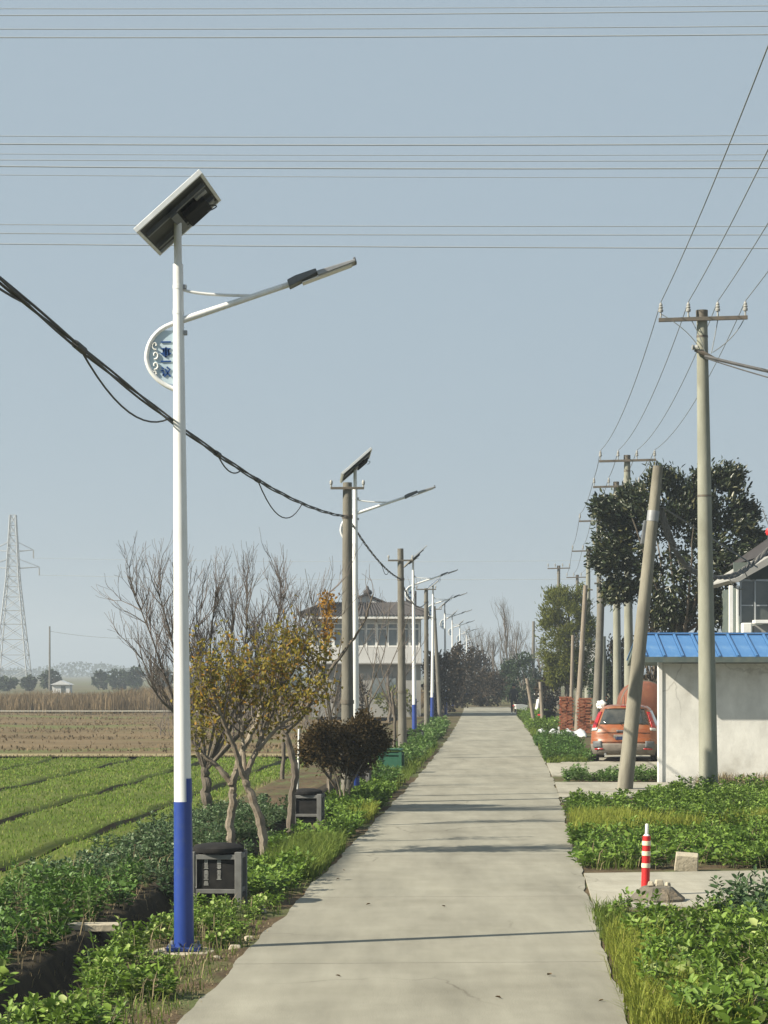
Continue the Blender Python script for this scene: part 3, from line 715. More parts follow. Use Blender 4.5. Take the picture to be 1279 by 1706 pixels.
PM = {k: plant_meshes(M[k]) for k in ('bean', 'beandark', 'blueleaf')}
def place_plants(pts, mk, label, group, sc=(.8, 1.2), sf=None, vs=(0, 1, 2, 3, 4, 5)):
    for x, y, z in pts:
        o = link('bean_plant', PM[mk][rnd.choice(vs)]); s = rnd.uniform(*sc) * (sf(x, y) if sf else 1); o.scale = (s, s, s * rnd.uniform(.85, 1.15)); o.location = (x, y, z - .01); o.rotation_euler = (rnd.uniform(-.12, .12), rnd.uniform(-.12, .12), rnd.uniform(0, 6.28))
        tag(o, label, 'plant', group)
def bed_stuff(name, pts, mk, label, sc=(.8, 1.2), catg='plants', vs=(0, 1, 2, 3, 4, 5)):
    parts = []; mi = []
    for x, y, z in pts:
        V, Q, m_ = VAR[rnd.choice(vs)]; s = rnd.uniform(*sc); a = rnd.uniform(0, 6.28); c, sn = math.cos(a) * s, math.sin(a) * s
        W = np.stack([V[:, 0] * c - V[:, 1] * sn + x, V[:, 0] * sn + V[:, 1] * c + y, V[:, 2] * s + z - .01], 1); parts.append((W, Q)); mi.append(m_)
    V, Q = cat(parts)
    return tag(link(name, np_mesh(name, V, Q, [M[mk], M['stem']], np.concatenate(mi))), label, catg, kind='stuff')
def scatter(s0, s1, d0, d1, step, jit=.45, zf=None, keep=None):
    out = []; d = d0
    while d < d1:
        s = s0
        while s < s1:
            ss = s + rnd.uniform(-jit, jit) * step; dd_ = d + rnd.uniform(-jit, jit) * step
            if keep is None or keep(ss, dd_): out.append((road_c(dd_) + ss, dd_, zf(ss, dd_) if zf else profile(ss, dd_)))
            s += step
        d += step
    return out
# verge row beside the lamp
lamp_x = gx(307, 19.95)
def verge_keep(s, d):
    x = road_c(d) + s
    if math.hypot(x - lamp_x, d - 19.95) < .34 or (abs(x - lamp_x + .06) < .30 and 18.9 < d < 20): return False
    if rnd.random() < .12: return False
    if -2.62 < s and abs(d - 23.9) < .38 and s < -2.0: return False
    if d < 19.5 and s > -1.95 + rnd.uniform(-.12, .15): return False
    return True
place_plants(scatter(-2.5, -1.72, 14.8, 23.6, .30, keep=verge_keep), 'bean', 'leafy broad bean plant in the verge row around the blue lamp base', 'bean plants on the verge by the nearest lamp', (.7, 1.0), lambda x, y: .5 if (17.4 < y < 20.2 and x - road_c(y) > -2.35) else (.62 if 20.4 < y < 23.8 else .85), (0, 1, 3, 4, 5, 7, 8))
bed_stuff('verge_bean_row', scatter(-2.5, -1.66, 24.6, 46, .30, keep=lambda s, d: not (27.3 < d < 31.5) and not (-2.95 < s < -2.05 and 32.5 < d < 37.2)), 'bean', 'row of green broad beans along the verge beside the trees', (.7, 1.0), vs=(0, 1, 3, 4, 7, 8))
place_plants(scatter(-4.7, -3.25, 17.8, 25.5, .40), 'beandark', 'dark leafy broad bean plant in the bed across the ditch', 'bean plants in the bed across the ditch', (.65, .98), None, (0, 1, 2, 4, 5, 7))
place_plants(scatter(-4.1, -3.3, 15.0, 17.6, .38), 'bean', 'bright leafy broad bean plant at the near end of the bed across the ditch', 'bean plants at the near end of the ditch bed', (.8, 1.15), None, (0, 1, 4, 5, 7))
bed_stuff('ditch_bean_bed', scatter(-4.7, -3.1, 25.7, 40, .38), 'blueleaf', 'bed of dull blue-green bean plants beneath the small trees', (.5, .8))
# right near bed
# concrete footing of the nearest lamp
def r1_keep(s, d): return gx(1330, d) > road_c(d) + s
place_plants(scatter(1.95, 3.9, 15.2, 22.4, .37, keep=r1_keep), 'bean', 'leafy broad bean plant in the bed right beside the side path', 'bean plants in the near right bed', (.75, 1.02), lambda x, y: .75 if y > 21.2 else 1.0, (0, 1, 3, 4, 5, 7, 8))
place_plants(scatter(2.9, 4.0, 21.2, 22.9, .40, keep=r1_keep), 'blueleaf', 'dark blue-green leafy plant at the path edge of the near right bed', 'dark plants in the near right bed', (.9, 1.15))
# right middle bed
def r2_keep(s, d): return gx(1560, d) > road_c(d) + s and not (abs(road_c(d) + s - gx(1138, 28.4)) < .3 and d < 29.1)
bed_stuff('bean_bed', scatter(1.72, 7.0, 28.3, 33.5, .33, keep=r2_keep), 'bean', 'bright green broad bean bed behind the striped post', (.62, .98), vs=(0, 1, 3, 4, 6, 7, 8, 7))
def r2b_keep(s, d): return r2_keep(s, d) and (d < 41.2 or road_c(d) + s > gx(1085, d) + .25 * math.sin(d * 2)) and (d > 36.4 or s > 2.9 + .5 * math.sin(d * 3))
bed_stuff('bean_bed', scatter(1.75, 8.5, 34.2, 45.6, .38, keep=r2b_keep), 'bean', 'broad bean bed in front of the blue-roofed shed wall', (.65, .95), vs=(0, 1, 2, 3, 6, 8))
bed_stuff('bean_bed', scatter(1.95, 7.0, 50.5, 52.4, .34), 'beandark', 'dark bean bed between the two side paths before the orange car', (.6, .85))
bed_stuff('bean_bed', scatter(1.8, 2.85, 61.5, 84, .45), 'beandark', 'dark green bean bed on the verge left of the orange car', (.6, .95))
bed_stuff('verge_plants', scatter(-2.6, -1.7, 46, 100, .5, keep=lambda s, d: not (s < -1.85 and 50 < d < 56.5)), 'beandark', 'straggling dark plants along the left verge beyond the round bush', (.8, 1.3))
bed_stuff('verge_plants', scatter(1.9, 2.9, 92, 122, .7), 'bean', 'tall weeds on the right verge near the walking person', (.9, 1.4))

# ------------------------------------------------------------------ grasses
def grass(name, regions, m, label, wscale=1.0):
    parts = []
    for (s0, s1, d0, d1, n, h0, h1, z) in regions:
        s = rng.uniform(s0, s1, n); d = rng.uniform(d0, d1, n)
        # clump the blades
        s += rng.normal(0, .03, n); a = rng.uniform(0, 6.28, n)
        P = np.stack([road_cv(d) + s, d, np.array([profile(a_, b_) for a_, b_ in zip(s, d)]) if z is None else np.full(n, z)], 1)
        D = np.stack([np.cos(a), np.sin(a), np.zeros(n)], 1)
        parts.append(blade_arrays(P, D, rng.uniform(h0, h1, n), rng.uniform(.006, .012, n) * wscale * max(1, d0 / 25), rng.uniform(.15, .9, n)))
    V, Q = cat(parts); return tag(link(name, np_mesh(name, V, Q, m)), label, 'grass', kind='stuff')
grass('yellow_grass', [(1.6, 2.05, 15.0, 20.6, 4200, .14, .34, .01), (2.0, 2.4, 15, 17.6, 900, .14, .30, .01), (1.62, 2.5, 32.4, 36.6, 4200, .16, .40, .01), (2.2, 3.6, 33.6, 36.0, 4200, .16, .40, .01), (4.0, 5.4, 34.2, 36.4, 2600, .16, .38, .01), (4.6, 6.0, 28.0, 29.8, 2200, .15, .32, .01), (-2.0, -1.68, 36.2, 39.2, 1500, .15, .35, .0)], M['grassy'], 'yellow-green tufts of grass at the edges of the bean beds')
grass('green_grass', [(-2.3, -1.62, 26.6, 31.6, 6000, .15, .38, .0), (1.55, 1.85, 20.5, 23.2, 900, .08, .22, .01), (1.7, 2.4, 28.0, 33, 1800, .10, .25, .01), (-2.5, -1.62, 14.5, 26, 1600, .04, .14, None),
                      (1.58, 2.7, 61.0, 64, 1600, .12, .22, .01), (-2.9, -1.7, 46, 75, 5000, .12, .32, 0), (1.6, 2.2, 64, 124, 4000, .12, .3, .01), (5.2, 6.6, 45.5, 46.6, 700, .1, .25, .01)], M['grass'], 'green roadside grass mixed with weeds')
grass('dry_litter', [(-2.05, -1.58, 14.5, 22, 1800, .008, .035, None), (-4.9, -4.4, 14, 30, 900, .05, .2, None), (-5.2, -4.6, 30, 70, 2500, .08, .25, -.25), (-20, -5, 71.0, 71.4, 1200, .03, .10, -.18), (4.6, 8, 49.0, 50.0, 1200, .1, .35, .01), (-2.5, -1.7, 15, 24, 180, .1, .28, None), (1.7, 3.8, 15, 23, 500, .12, .34, .01), (1.7, 5.5, 28, 33, 700, .12, .36, .01), (-4.6, -3.2, 16, 28, 500, .1, .4, None), (-3.3, -2.6, 15, 40, 700, .03, .12, None)], M['dry'], 'dry straw and dead grass on the bare soil')
# wheat blades on the field
n = 90000; d = 14 + (71 - 14) * rng.uniform(0, 1, n) ** .9; s = -5.1 - rng.uniform(0, 1, n) * np.clip(.17 * d + 5, 5, 13)
keep = np.ones(n, bool)
for f in FUR: keep &= np.abs(s - f - .05 * np.sin(d * .5)) > .12
patch = np.sin(s * 1.9 + np.sin(d * .7)) * np.sin(d * .55 + s) ; keep &= rng.uniform(0, 1, n) < (.72 + .28 * patch)
s = s[keep]; d = d[keep]; n = len(s); a = rng.uniform(0, 6.28, n)
V, Q = blade_arrays(np.stack([road_cv(d) + s, d, np.array([wheat_z(a_, b_) for a_, b_ in zip(s, d)])], 1), np.stack([np.cos(a), np.sin(a), 0 * a], 1), rng.uniform(.03, .075, n), rng.uniform(.008, .014, n) * np.maximum(1, d / 32), rng.uniform(.2, .9, n))
tag(link('wheat_seedlings', np_mesh('wheat_seedlings', V, Q, M['wheatblade'])), 'short green wheat seedlings covering the field', 'grass', kind='stuff')
# stubble on fallow field, reeds beyond
n = 30000; d = rng.uniform(74, 146, n); s = -rng.uniform(5.5, 45, n); a = rng.uniform(0, 6.28, n); kp = (np.sin(s * .35 + d * .9) + np.sin(d * .5) + rng.normal(0, .5, n)) > .3; s, d, a = s[kp], d[kp], a[kp]; n = len(s)
V, Q = blade_arrays(np.stack([road_cv(d) + s, d, np.full(n, -.2)], 1), np.stack([np.cos(a), np.sin(a), 0 * a], 1), rng.uniform(.04, .17, n), rng.uniform(.03, .07, n), rng.uniform(.4, 1.3, n))
tag(link('field_stubble', np_mesh('field_stubble', V, Q, M['reed'])), 'tufts of brown stubble over the fallow field', 'grass', kind='stuff')
n = 26000; d = rng.uniform(151, 186, n); x = rng.uniform(-44, 3, n); a = rng.uniform(0, 6.28, n)
hh = rng.uniform(.9, 1.9, n) * (.75 + .3 * np.sin(x * .45) * np.sin(x * .17 + 1))
V, Q = blade_arrays(np.stack([x, d, np.full(n, -.28)], 1), np.stack([np.cos(a), np.sin(a), 0 * a], 1), hh, rng.uniform(.03, .08, n), rng.uniform(.05, .5, n))
tag(link('dry_reeds', np_mesh('dry_reeds', V, Q, M['reed'])), 'band of dry brown reeds beyond the fallow field', 'reeds', kind='stuff')

# ------------------------------------------------------------------ trees
class Tree:
    def __init__(s, seed): s.r = random.Random(seed); s.main = MB(); s.tw = MB(); s.tips = []
    def limb(s, pts, r0, r1, sides=8):
        P = smooth_pts(pts, 7 if r0 > .03 else 4); n = len(P); q = s.r
        P = [p + Vector((q.gauss(0, .14), q.gauss(0, .14), 0)) * (r0 if 0 < i < n - 1 else 0) for i, p in enumerate(P)]
        s.main.tube(P, [(r0 + (r1 - r0) * i / (n - 1)) * q.uniform(.86, 1.16) for i in range(n)], sides); return P
    def grow(s, p, d, L, r, lev, spread=.55, up=.25, nch=(2, 3), shrink=.68, mb=None, segs=4):
        rr = s.r; d = Vector(d).normalized(); pts = [Vector(p)]; q = Vector(p)
        for i in range(segs):
            d = (d + Vector((rr.gauss(0, .13), rr.gauss(0, .13), rr.gauss(0, .10) + up * .22))).normalized()
            q = q + d * L / segs; pts.append(q.copy())
        r1 = max(r * .55, .0028)
        (s.tw if lev <= 2 else s.main).tube(pts, [r + (r1 - r) * i / segs for i in range(segs + 1)], 6 if lev > 2 else (5 if lev == 2 else 3), cap=False)
        if lev <= 2:
            for t in pts[1:]: s.tips.append((t.copy(), d.copy()))
        if lev <= 0: return
        for k in range(rr.randint(*nch)):
            i = rr.randint(max(1, segs // 2 - 1), segs); b = pts[i]
            a = rr.uniform(0, 6.28); perp = d.orthogonal().normalized(); perp = perp * math.cos(a) + d.cross(perp) * math.sin(a)
            nd = (d + perp * rr.uniform(.35, 1.0) * spread * 1.5 + Vector((0, 0, up * .5))).normalized()
            s.grow(b, nd, L * shrink * rr.uniform(.75, 1.2), r1 * rr.uniform(.65, .95), lev - 1, spread, up, nch, shrink, mb, segs)
        nd = (d + Vector((rr.gauss(0, .15), rr.gauss(0, .15), up * .3))).normalized()
        s.grow(pts[-1], nd, L * shrink * 1.05, r1, lev - 1, spread, up, nch, shrink, mb, segs)
    def build(s, name, loc, label, mats=('bark', 'twig'), leaves=None, group=None, catg='tree'):
        root = empty(name, loc); s.main.build('trunk', M[mats[0]], root, True, fix=False)
        if s.tw.v: s.tw.build('twigs', M[mats[1]], root, True, fix=False)['kind'] = 'stuff'
        if leaves is not None: link('crown', leaves, root)['kind'] = 'stuff'
        return tag(root, label, catg, group)
def tip_leaves(tips, frac, L, W, m, seed, per=2, filt=None, jit=.05, hang=.4):
    g = np.random.default_rng(seed); P = []
    for p, d in tips:
        if filt and not filt(p): continue
        for k in range(per):
            if g.uniform() < frac: P.append(np.array(p) + g.normal(0, jit, 3))
    n = len(P); U = g.normal(0, 1, (n, 3)); U[:, 2] -= hang; N = g.normal(0, 1, (n, 3)) + np.array([-.4, -.2, .8])
    V, Q = leaf_arrays(np.array(P), U, N, g.uniform(.7, 1.3, n) * L, g.uniform(.7, 1.3, n) * W); return np_mesh('crown', V, Q, m)
def W(px, py, d, base): return at(px, py, d) - Vector(base)

# small tree with yellowing leaves, multi-stemmed
b0 = Vector((gx(442, 30), 30, 0.0)); t = Tree(21)
def limb_px(T, base, pix, d, r0, r1, dvar=None):
    return T.limb([W(px, py, d + (dvar[i] if dvar else 0), base) for i, (px, py) in enumerate(pix)], r0, r1)
l1 = limb_px(t, b0, [(442, 1437), (436, 1380), (418, 1325), (408, 1300)], 30, .062, .045)
ends = []
for pix, dv, r0, r1 in [([(408, 1300), (425, 1255), (448, 1200), (470, 1140)], [0, .1, .2, .3], .042, .018), ([(408, 1300), (392, 1250), (372, 1200), (352, 1150)], [0, -.1, -.2, -.3], .04, .016),
                        ([(410, 1300), (405, 1240), (400, 1180), (405, 1120)], [0, .2, .4, .5], .035, .014), ([(430, 1250), (460, 1215), (500, 1180), (520, 1120)], [0, 0, .1, .1], .03, .012)]:
    P = limb_px(t, b0, pix, 30, r0, r1, dv); ends.append(P)
for P in ends:
    for k in range(9):
        i = t.r.randint(len(P) // 3, len(P) - 1); dv = (P[min(i + 1, len(P) - 1)] - P[i - 1]).normalized()
        t.grow(P[i], dv + Vector((t.r.gauss(0, .6), t.r.gauss(0, .6), .1)), .42, .012, 2, .6, .25, (1, 3), .7)
lv = tip_leaves(t.tips, .8, .064, .038, M['yleaf'], 5, 2, filt=lambda p: (p + b0).z > 1.55, jit=.07)
t.build('autumn_tree', b0, 'small tree with thinning yellow-green leaves behind the nearest slatted bin', ('barkpale', 'twig'), lv)
# second stem group: pale forked trunk left, dark limb sweeping right
b1 = Vector((gx(386, 32), 32, 0.0)); t = Tree(22)
limb_px(t, b1, [(386, 1415), (384, 1370), (388, 1330), (386, 1300)], 32, .065, .052)
P = limb_px(t, b1, [(386, 1305), (366, 1280), (344, 1262), (326, 1240)], 32, .05, .02)
P2 = limb_px(t, b1, [(386, 1310), (398, 1270), (410, 1240), (430, 1200), (440, 1160)], 32, .055, .02)
for PP in (P, P2):
    for k in range(7):
        i = t.r.randint(len(PP) // 2, len(PP) - 1); t.grow(PP[i], Vector((t.r.gauss(0, .5), t.r.gauss(0, .5), 1)), .4 if PP is P2 else .2, .011, 2, .6, .25, (1, 2), .7)
lv = tip_leaves(t.tips, .35, .062, .038, M['yleaf'], 6, 2, filt=lambda p: (p + b1).z > 1.4, jit=.06)
t.build('forked_tree', b1, 'pale forked trunk with a stubby left branch behind the nearest bin', ('barkpale', 'twig'), lv)
b2 = Vector((gx(484, 35.6), 35.6, 0.0)); t = Tree(23)
limb_px(t, b2, [(484, 1388), (487, 1330), (492, 1280), (478, 1230), (468, 1205)], 35.6, .062, .04)
PA = limb_px(t, b2, [(470, 1225), (505, 1190), (535, 1140), (570, 1090), (604, 1042), (622, 990)], 35.6, .045, .010)
PB = limb_px(t, b2, [(535, 1140), (543, 1090), (540, 1040), (545, 990)], 35.6, .03, .012)
PC = limb_px(t, b2, [(468, 1210), (455, 1160), (470, 1110), (490, 1060)], 35.6, .035, .012)
PD = limb_px(t, b2, [(470, 1215), (440, 1180), (410, 1150), (380, 1100)], 35.6, .03, .010)
for PP, n in ((PB, 7), (PC, 12), (PD, 9)):
    for k in range(n):
        i = t.r.randint(len(PP) // 3, len(PP) - 1); t.grow(PP[i], Vector((t.r.gauss(0, .5), t.r.gauss(0, .5), 1)), .45, .011, 2, .6, .3, (1, 2), .7)
for k in range(5): i = t.r.randint(len(PA) // 2, len(PA) - 1); t.grow(PA[i], Vector((t.r.uniform(-.6, .3), t.r.gauss(0, .4), 1)), .3, .008, 1, .5, .3, (1, 1), .7)
lvv = tip_leaves(t.tips, .42, .064, .04, M['yleaf'], 7, 2, filt=lambda p: 1.45 < (p + b2).z < 3.2, jit=.06)
root = t.build('autumn_tree', b2, 'dark-limbed tree with yellow leaves, one long bare branch crossing the concrete pole', ('bark', 'twig'), lvv)
g = np.random.default_rng(9); n = 420; cpts = np.array([tuple(W(g.normal(546, 7), g.uniform(985, 1070), 35.6 + g.normal(0, .12), b2)) for _ in range(n)])
V, Q = leaf_arrays(cpts, g.normal(0, 1, (n, 3)) - np.array([0, 0, .5]), g.normal(0, 1, (n, 3)), g.uniform(.04, .07, n), g.uniform(.025, .04, n)); o = link('orange_leaves', np_mesh('orange_leaves', V, Q, M['oleaf']), root); o['label'] = 'cluster of bright orange leaves at the top'

# wide bare tree behind
b3 = Vector((gx(345, 39), 39, -.05)); t = Tree(31)
limb_px(t, b3, [(345, 1365), (345, 1320), (342, 1280)], 39, .09, .075)
for pix in ([(342, 1285), (300, 1200), (262, 1110), (228, 1020), (192, 935)], [(342, 1285), (315, 1190), (290, 1100), (265, 1010), (245, 945)], [(342, 1285), (335, 1180), (325, 1080), (335, 980)],
            [(342, 1285), (370, 1190), (385, 1090), (390, 1000)], [(342, 1285), (395, 1190), (430, 1100), (450, 1010)], [(345, 1280), (420, 1190), (475, 1110), (510, 1020)], [(340, 1270), (290, 1190), (250, 1150), (215, 1070)],
            [(345, 1275), (360, 1180), (350, 1080), (360, 960)], [(345, 1280), (410, 1210), (440, 1140), (475, 1060)], [(345, 1280), (380, 1170), (410, 1060), (415, 960)], [(345, 1280), (400, 1160), (455, 1050), (480, 965)], [(342, 1285), (330, 1150), (310, 1050), (300, 970)], [(345, 1280), (430, 1180), (500, 1090), (540, 1000)]):
    dv = [0] + [t.r.uniform(-.6, .6)] * (len(pix) - 1); dv = [dv[1] * i / (len(pix) - 1) for i in range(len(pix))]
    pix = [(345 + (a - 345) * (.86 if a < 345 else .97), 1285 + (b - 1285) * .93) for a, b in pix]
    P = limb_px(t, b3, pix, 39, .030, .006, dv)
    for k in range(24):
        i = t.r.randint(len(P) // 4, len(P) - 2); dd_ = (P[i + 1] - P[i - 1]).normalized()
        t.grow(P[i], dd_ + Vector((t.r.gauss(0, .45), t.r.gauss(0, .5), .25)), .44, .011, 2, .5, .35, (2, 3), .72)
t.build('bare_tree', b3, 'wide leafless tree with fanning grey branches behind the yellow-leaved tree', ('bark', 'twig'))
# upright thin bare trees further along the verge
for k, (px, d, yt, seed, lab) in enumerate(((548, 48, 880, 41, 'slender leafless tree just left of the weathered concrete pole'), (612, 56, 930, 42, 'small leafless sapling right of the concrete pole behind the round bush'),
                                            (470, 52, 900, 43, 'tall leafless tree with long upright shoots behind the yellow-leaved tree'), (655, 66, 960, 44, 'thin leafless sapling beside the pole above the green bin'))):
    b = Vector((gx(px, d), d, -.1)); t = Tree(seed); top = (HC + (YH - yt) * d / F)
    P = t.limb([(0, 0, 0), (.05, 0, top * .2), (-.03, .02, top * .38)], .05, .035)
    for q in range(6 if k != 1 and k != 3 else 4):
        a = q * 1.05 + seed; dv = Vector((math.cos(a) * .42, math.sin(a) * .42, 1)).normalized(); s0 = P[t.r.randint(len(P) // 2, len(P) - 1)]
        e = s0 + dv * top * t.r.uniform(.4, .66); m_ = s0.lerp(e, .5) + Vector((t.r.gauss(0, .08), t.r.gauss(0, .08), -.05))
        PP = t.limb([s0, m_, e], .018, .004, 5)
        for z in range(5): i = t.r.randint(2, len(PP) - 2); t.grow(PP[i], dv + Vector((t.r.gauss(0, .5), t.r.gauss(0, .5), .2)), .42, .008, 1, .5, .3, (1, 2), .7)
    t.build('bare_tree', b, lab, ('bark', 'twig'))

def cloud_pts(g, n, centers, rad):
    c = centers[g.integers(0, len(centers), n)]; return c + g.normal(0, 1, (n, 3)) * rad
def shell_centers(g, k, c, r, flat=1.0, thr=.35):
    u = norm(g.normal(0, 1, (k, 3))); rr = thr + (1 - thr) * g.uniform(0, 1, (k, 1)) ** .5
    return np.array(c) + u * rr * np.array(r)
def leafy(g, centers, n, rad, L, Wd, m, out_from=None, upb=.3, name='crown', rosette=False):
    P = cloud_pts(g, n, centers, np.array(rad)); c0 = centers.mean(0)
    U = norm(P - c0) + g.normal(0, .7, (n, 3)); U[:, 2] += upb
    N = norm(P - c0) * .5 + np.array([-.2, -.2, .7]) + g.normal(0, .6, (n, 3))
    V, Q = leaf_arrays(P, U, N, g.uniform(.7, 1.3, n) * L, g.uniform(.7, 1.3, n) * Wd); return np_mesh(name, V, Q, m)

# round bronze bush
d = 40.6; bb = Vector((gx(572, d), d, 0)); g = np.random.default_rng(51); t = Tree(52)
for k in range(9):
    a = k * .7; t.limb([(.07 * math.cos(a), .07 * math.sin(a), 0), (.12 * math.cos(a), .12 * math.sin(a), .35), (.55 * math.cos(a), .5 * math.sin(a), t.r.uniform(.8, 1.4))], .026, .01, 6)
cen = np.concatenate([shell_centers(g, 90, (0, 0, 1.10), (.60, .60, .42), thr=.5), shell_centers(g, 30, (-.25, 0, 1.25), (.42, .4, .26)), shell_centers(g, 22, (.38, 0, 1.42), (.26, .3, .26)), shell_centers(g, 14, (.62, 0, 1.2), (.14, .2, .2)), shell_centers(g, 14, (-.6, 0, 1.05), (.16, .2, .18))])
t.build('round_bush', bb, 'round dense bronze-brown bush with several thin stems at the verge', ('barkpale', 'twig'), leafy(g, cen, 13000, (.075, .075, .085), .062, .034, M['bushleaf']), catg='bush')
# little white stake
for px, y0, y1, d, ln, lab in ((497, 1330, 1195, 40.5, .05, 'tall thin white stake standing behind the second slatted bin'), (551, 1335, 1297, 43.2, .0, 'short pale stake at the foot of the round bush'), (612, 1310, 1262, 46.2, .12, 'short crooked pale stick beside the third slatted bin')):
    h = (y0 - y1) * d / F
    o = MB().tube([(0, 0, 0), (ln * .5 + .01, 0, h * .5), (ln, 0, h)], .022, 8).build('stake', M['white'] if px == 497 else M['barkpale'], None, True); o.location = (gx(px - 3, d), d, HC - (y0 - YH) * d / F - .02)
    o.location.z = 0; tag(o, lab, 'stake')

# glossy evergreen (magnolia) behind the shed
d = 66; mb_ = Vector((gx(1135, d), d, 0)); g = np.random.default_rng(61); t = Tree(62)
t.limb([(0, 0, 0), (.05, 0, 1.6), (0, 0, 3.4)], .16, .12)
for k in range(13):
    a = k * 2.4; L_ = t.r.uniform(1.0, 2.0); t.limb([(0, 0, t.r.uniform(2.2, 4.0)), (L_ * .5 * math.cos(a), L_ * .5 * math.sin(a), t.r.uniform(4, 5.2)), (L_ * math.cos(a), L_ * math.sin(a), t.r.uniform(5, 7.5))], .06, .015, 6)
def c_px(px, py, dd=0): q = at(px, py, d + dd) - mb_; return (q.x, q.y, q.z)
blobs = [(1060, 870, .95, 1.0), (1110, 830, .75, .8), (1195, 835, .85, .85), (1150, 870, 1.0, .9), (1215, 905, .85, .85), (1030, 900, .55, .6), (1060, 960, .75, .6), (1120, 970, .9, .9), (1180, 960, .9, .8), (1120, 1025, .75, .45), (1045, 850, .6, .55), (1205, 1015, .45, .5), (1240, 930, .45, .35), (1150, 845, .7, .6), (1212, 800, .28, .3), (1168, 808, .22, .22), (1240, 860, .3, .3), (1255, 905, .25, .25), (1012, 850, .25, .25), (1008, 930, .25, .3), (1100, 800, .2, .2), (1030, 985, .3, .25)]
cen = np.concatenate([shell_centers(g, 46, c_px(px, py, g.uniform(-.5, .5)), (rx_, rx_ * 1.1, rz_), thr=.45) for px, py, rx_, rz_ in blobs])
lv = leafy(g, cen, 30000, (.13, .13, .13), .155, .072, M['magnolia'], upb=.5)
t.build('evergreen_tree', mb_, 'dense dark glossy-leaved evergreen tree behind the blue-roofed shed', ('bark', 'twig'), lv)
# olive conifer
d = 116; cb_ = Vector((gx(946, d), d, 0)); g = np.random.default_rng(71); t = Tree(72)
t.limb([(-.2, 0, 0), (-.05, 0, 1.2), (0, 0, 3), (.1, 0, 6.2)], .16, .04)
for k in range(22):
    a = k * 2.4; z = 1.9 + k * .19; L_ = 1.25 - .03 * k; t.limb([(0, 0, z), (L_ * math.cos(a), L_ * math.sin(a), z + .35)], .04, .012, 5)
cen = []
for k in range(120):
    z = g.uniform(1.9, 6.6); rr = 1.45 * (1 - abs(z - 4.3) / 4.2) ** .7 * g.uniform(.5, 1.0); a = g.uniform(0, 6.28); cen.append((rr * math.cos(a), rr * math.sin(a), z))
t.build('conifer_tree', cb_, 'olive-green conifer with ragged edges near the brick stacks', ('bark', 'twig'), leafy(g, np.array(cen), 17000, (.18, .18, .15), .20, .055, M['conifer'], upb=.7))

# row of dark trees and bushes beyond the lamps, and at the end of the road
def bushy(px, py_top, py_bot, d, wpx, m, seed, label, n=1800, leaf=(.22, .12), group=None, bare=None, name='hedge_tree', catg='tree'):
    b = Vector((gx(px, d), d, 0)); g = np.random.default_rng(seed); t = Tree(seed)
    zt = HC + (YH - py_top) * d / F; zb = max(HC + (YH - py_bot) * d / F, 0); w = wpx * d / F / 2
    t.limb([(0, 0, 0), (.05, 0, zb + (zt - zb) * .3), (0, 0, zt * .8)], .12, .04, 6)
    for k in range(7):
        a = k * 2.4; t.limb([(0, 0, zb + (zt - zb) * .2), (w * .7 * math.cos(a), w * .7 * math.sin(a), zb + (zt - zb) * t.r.uniform(.5, .9))], .05, .015, 5)
    cen = shell_centers(g, 70, (0, 0, (zt + zb) / 2), (w, w, (zt - zb) / 2), thr=.4)
    return t.build(name, b, label, ('bark', 'twig'), leafy(g, cen, n, (w * .13, w * .13, (zt - zb) * .06), leaf[0], leaf[1], m), group, catg)
HT = 'dark roadside trees beyond the lamps'
for i, (px, yt, yb, d, w) in enumerate([(728, 1085, 1180, 128, 46), (748, 1082, 1180, 140, 46), (770, 1078, 1178, 155, 50), (790, 1080, 1176, 172, 46), (806, 1092, 1175, 190, 46)]):
    bushy(px, yt, yb, d, w, M['hedge'], 80 + i, 'dark brown-green shrub tree in the hedge behind the far street lamps', 1500, (.22, .13), HT)
bushy(872, 1094, 1172, 178, 62, M['darkleaf'], 90, 'dark green round evergreen at the end of the road beside the walker', 2600, (.22, .13))
bushy(846, 1105, 1165, 186, 34, M['darkleaf'], 91, 'smaller dark evergreen left of the round evergreen at the road end', 1500, (.22, .13))
bushy(812, 1120, 1180, 165, 60, M['hedge'], 92, 'low dark bush closing off the left side of the road end', 1800, (.2, .12), name='dark_bush', catg='bush')
bushy(1003, 1090, 1190, 112, 40, M['darkleaf'], 93, 'dark tangled shrub behind the thick dark pole and the car', 1500, (.2, .12), name='dark_bush', catg='bush')
bushy(1088, 1030, 1185, 82, 60, M['hedge'], 98, 'dark tangle of branches seen under the left end of the blue roof', 1600, (.14, .08), name='dark_bush', catg='bush')
bushy(1030, 1060, 1185, 118, 50, M['hedge'], 94, 'brownish tree behind the two pale power poles', 1500, (.2, .12))
bushy(914, 1120, 1195, 135, 36, M['hedge'], 95, 'dark bush under the conifer behind the parked motorcycle', 1500, (.2, .12), name='dark_bush', catg='bush')
bushy(585, 1135, 1190, 118, 60, M['hedge'], 96, 'low brown bush against the white house wall', 900, (.15, .09), name='garden_bush', catg='bush')
bushy(660, 1145, 1190, 119, 70, M['conifer'], 97, 'low greenish bush in front of the white house', 700, (.15, .09), name='garden_bush', catg='bush')
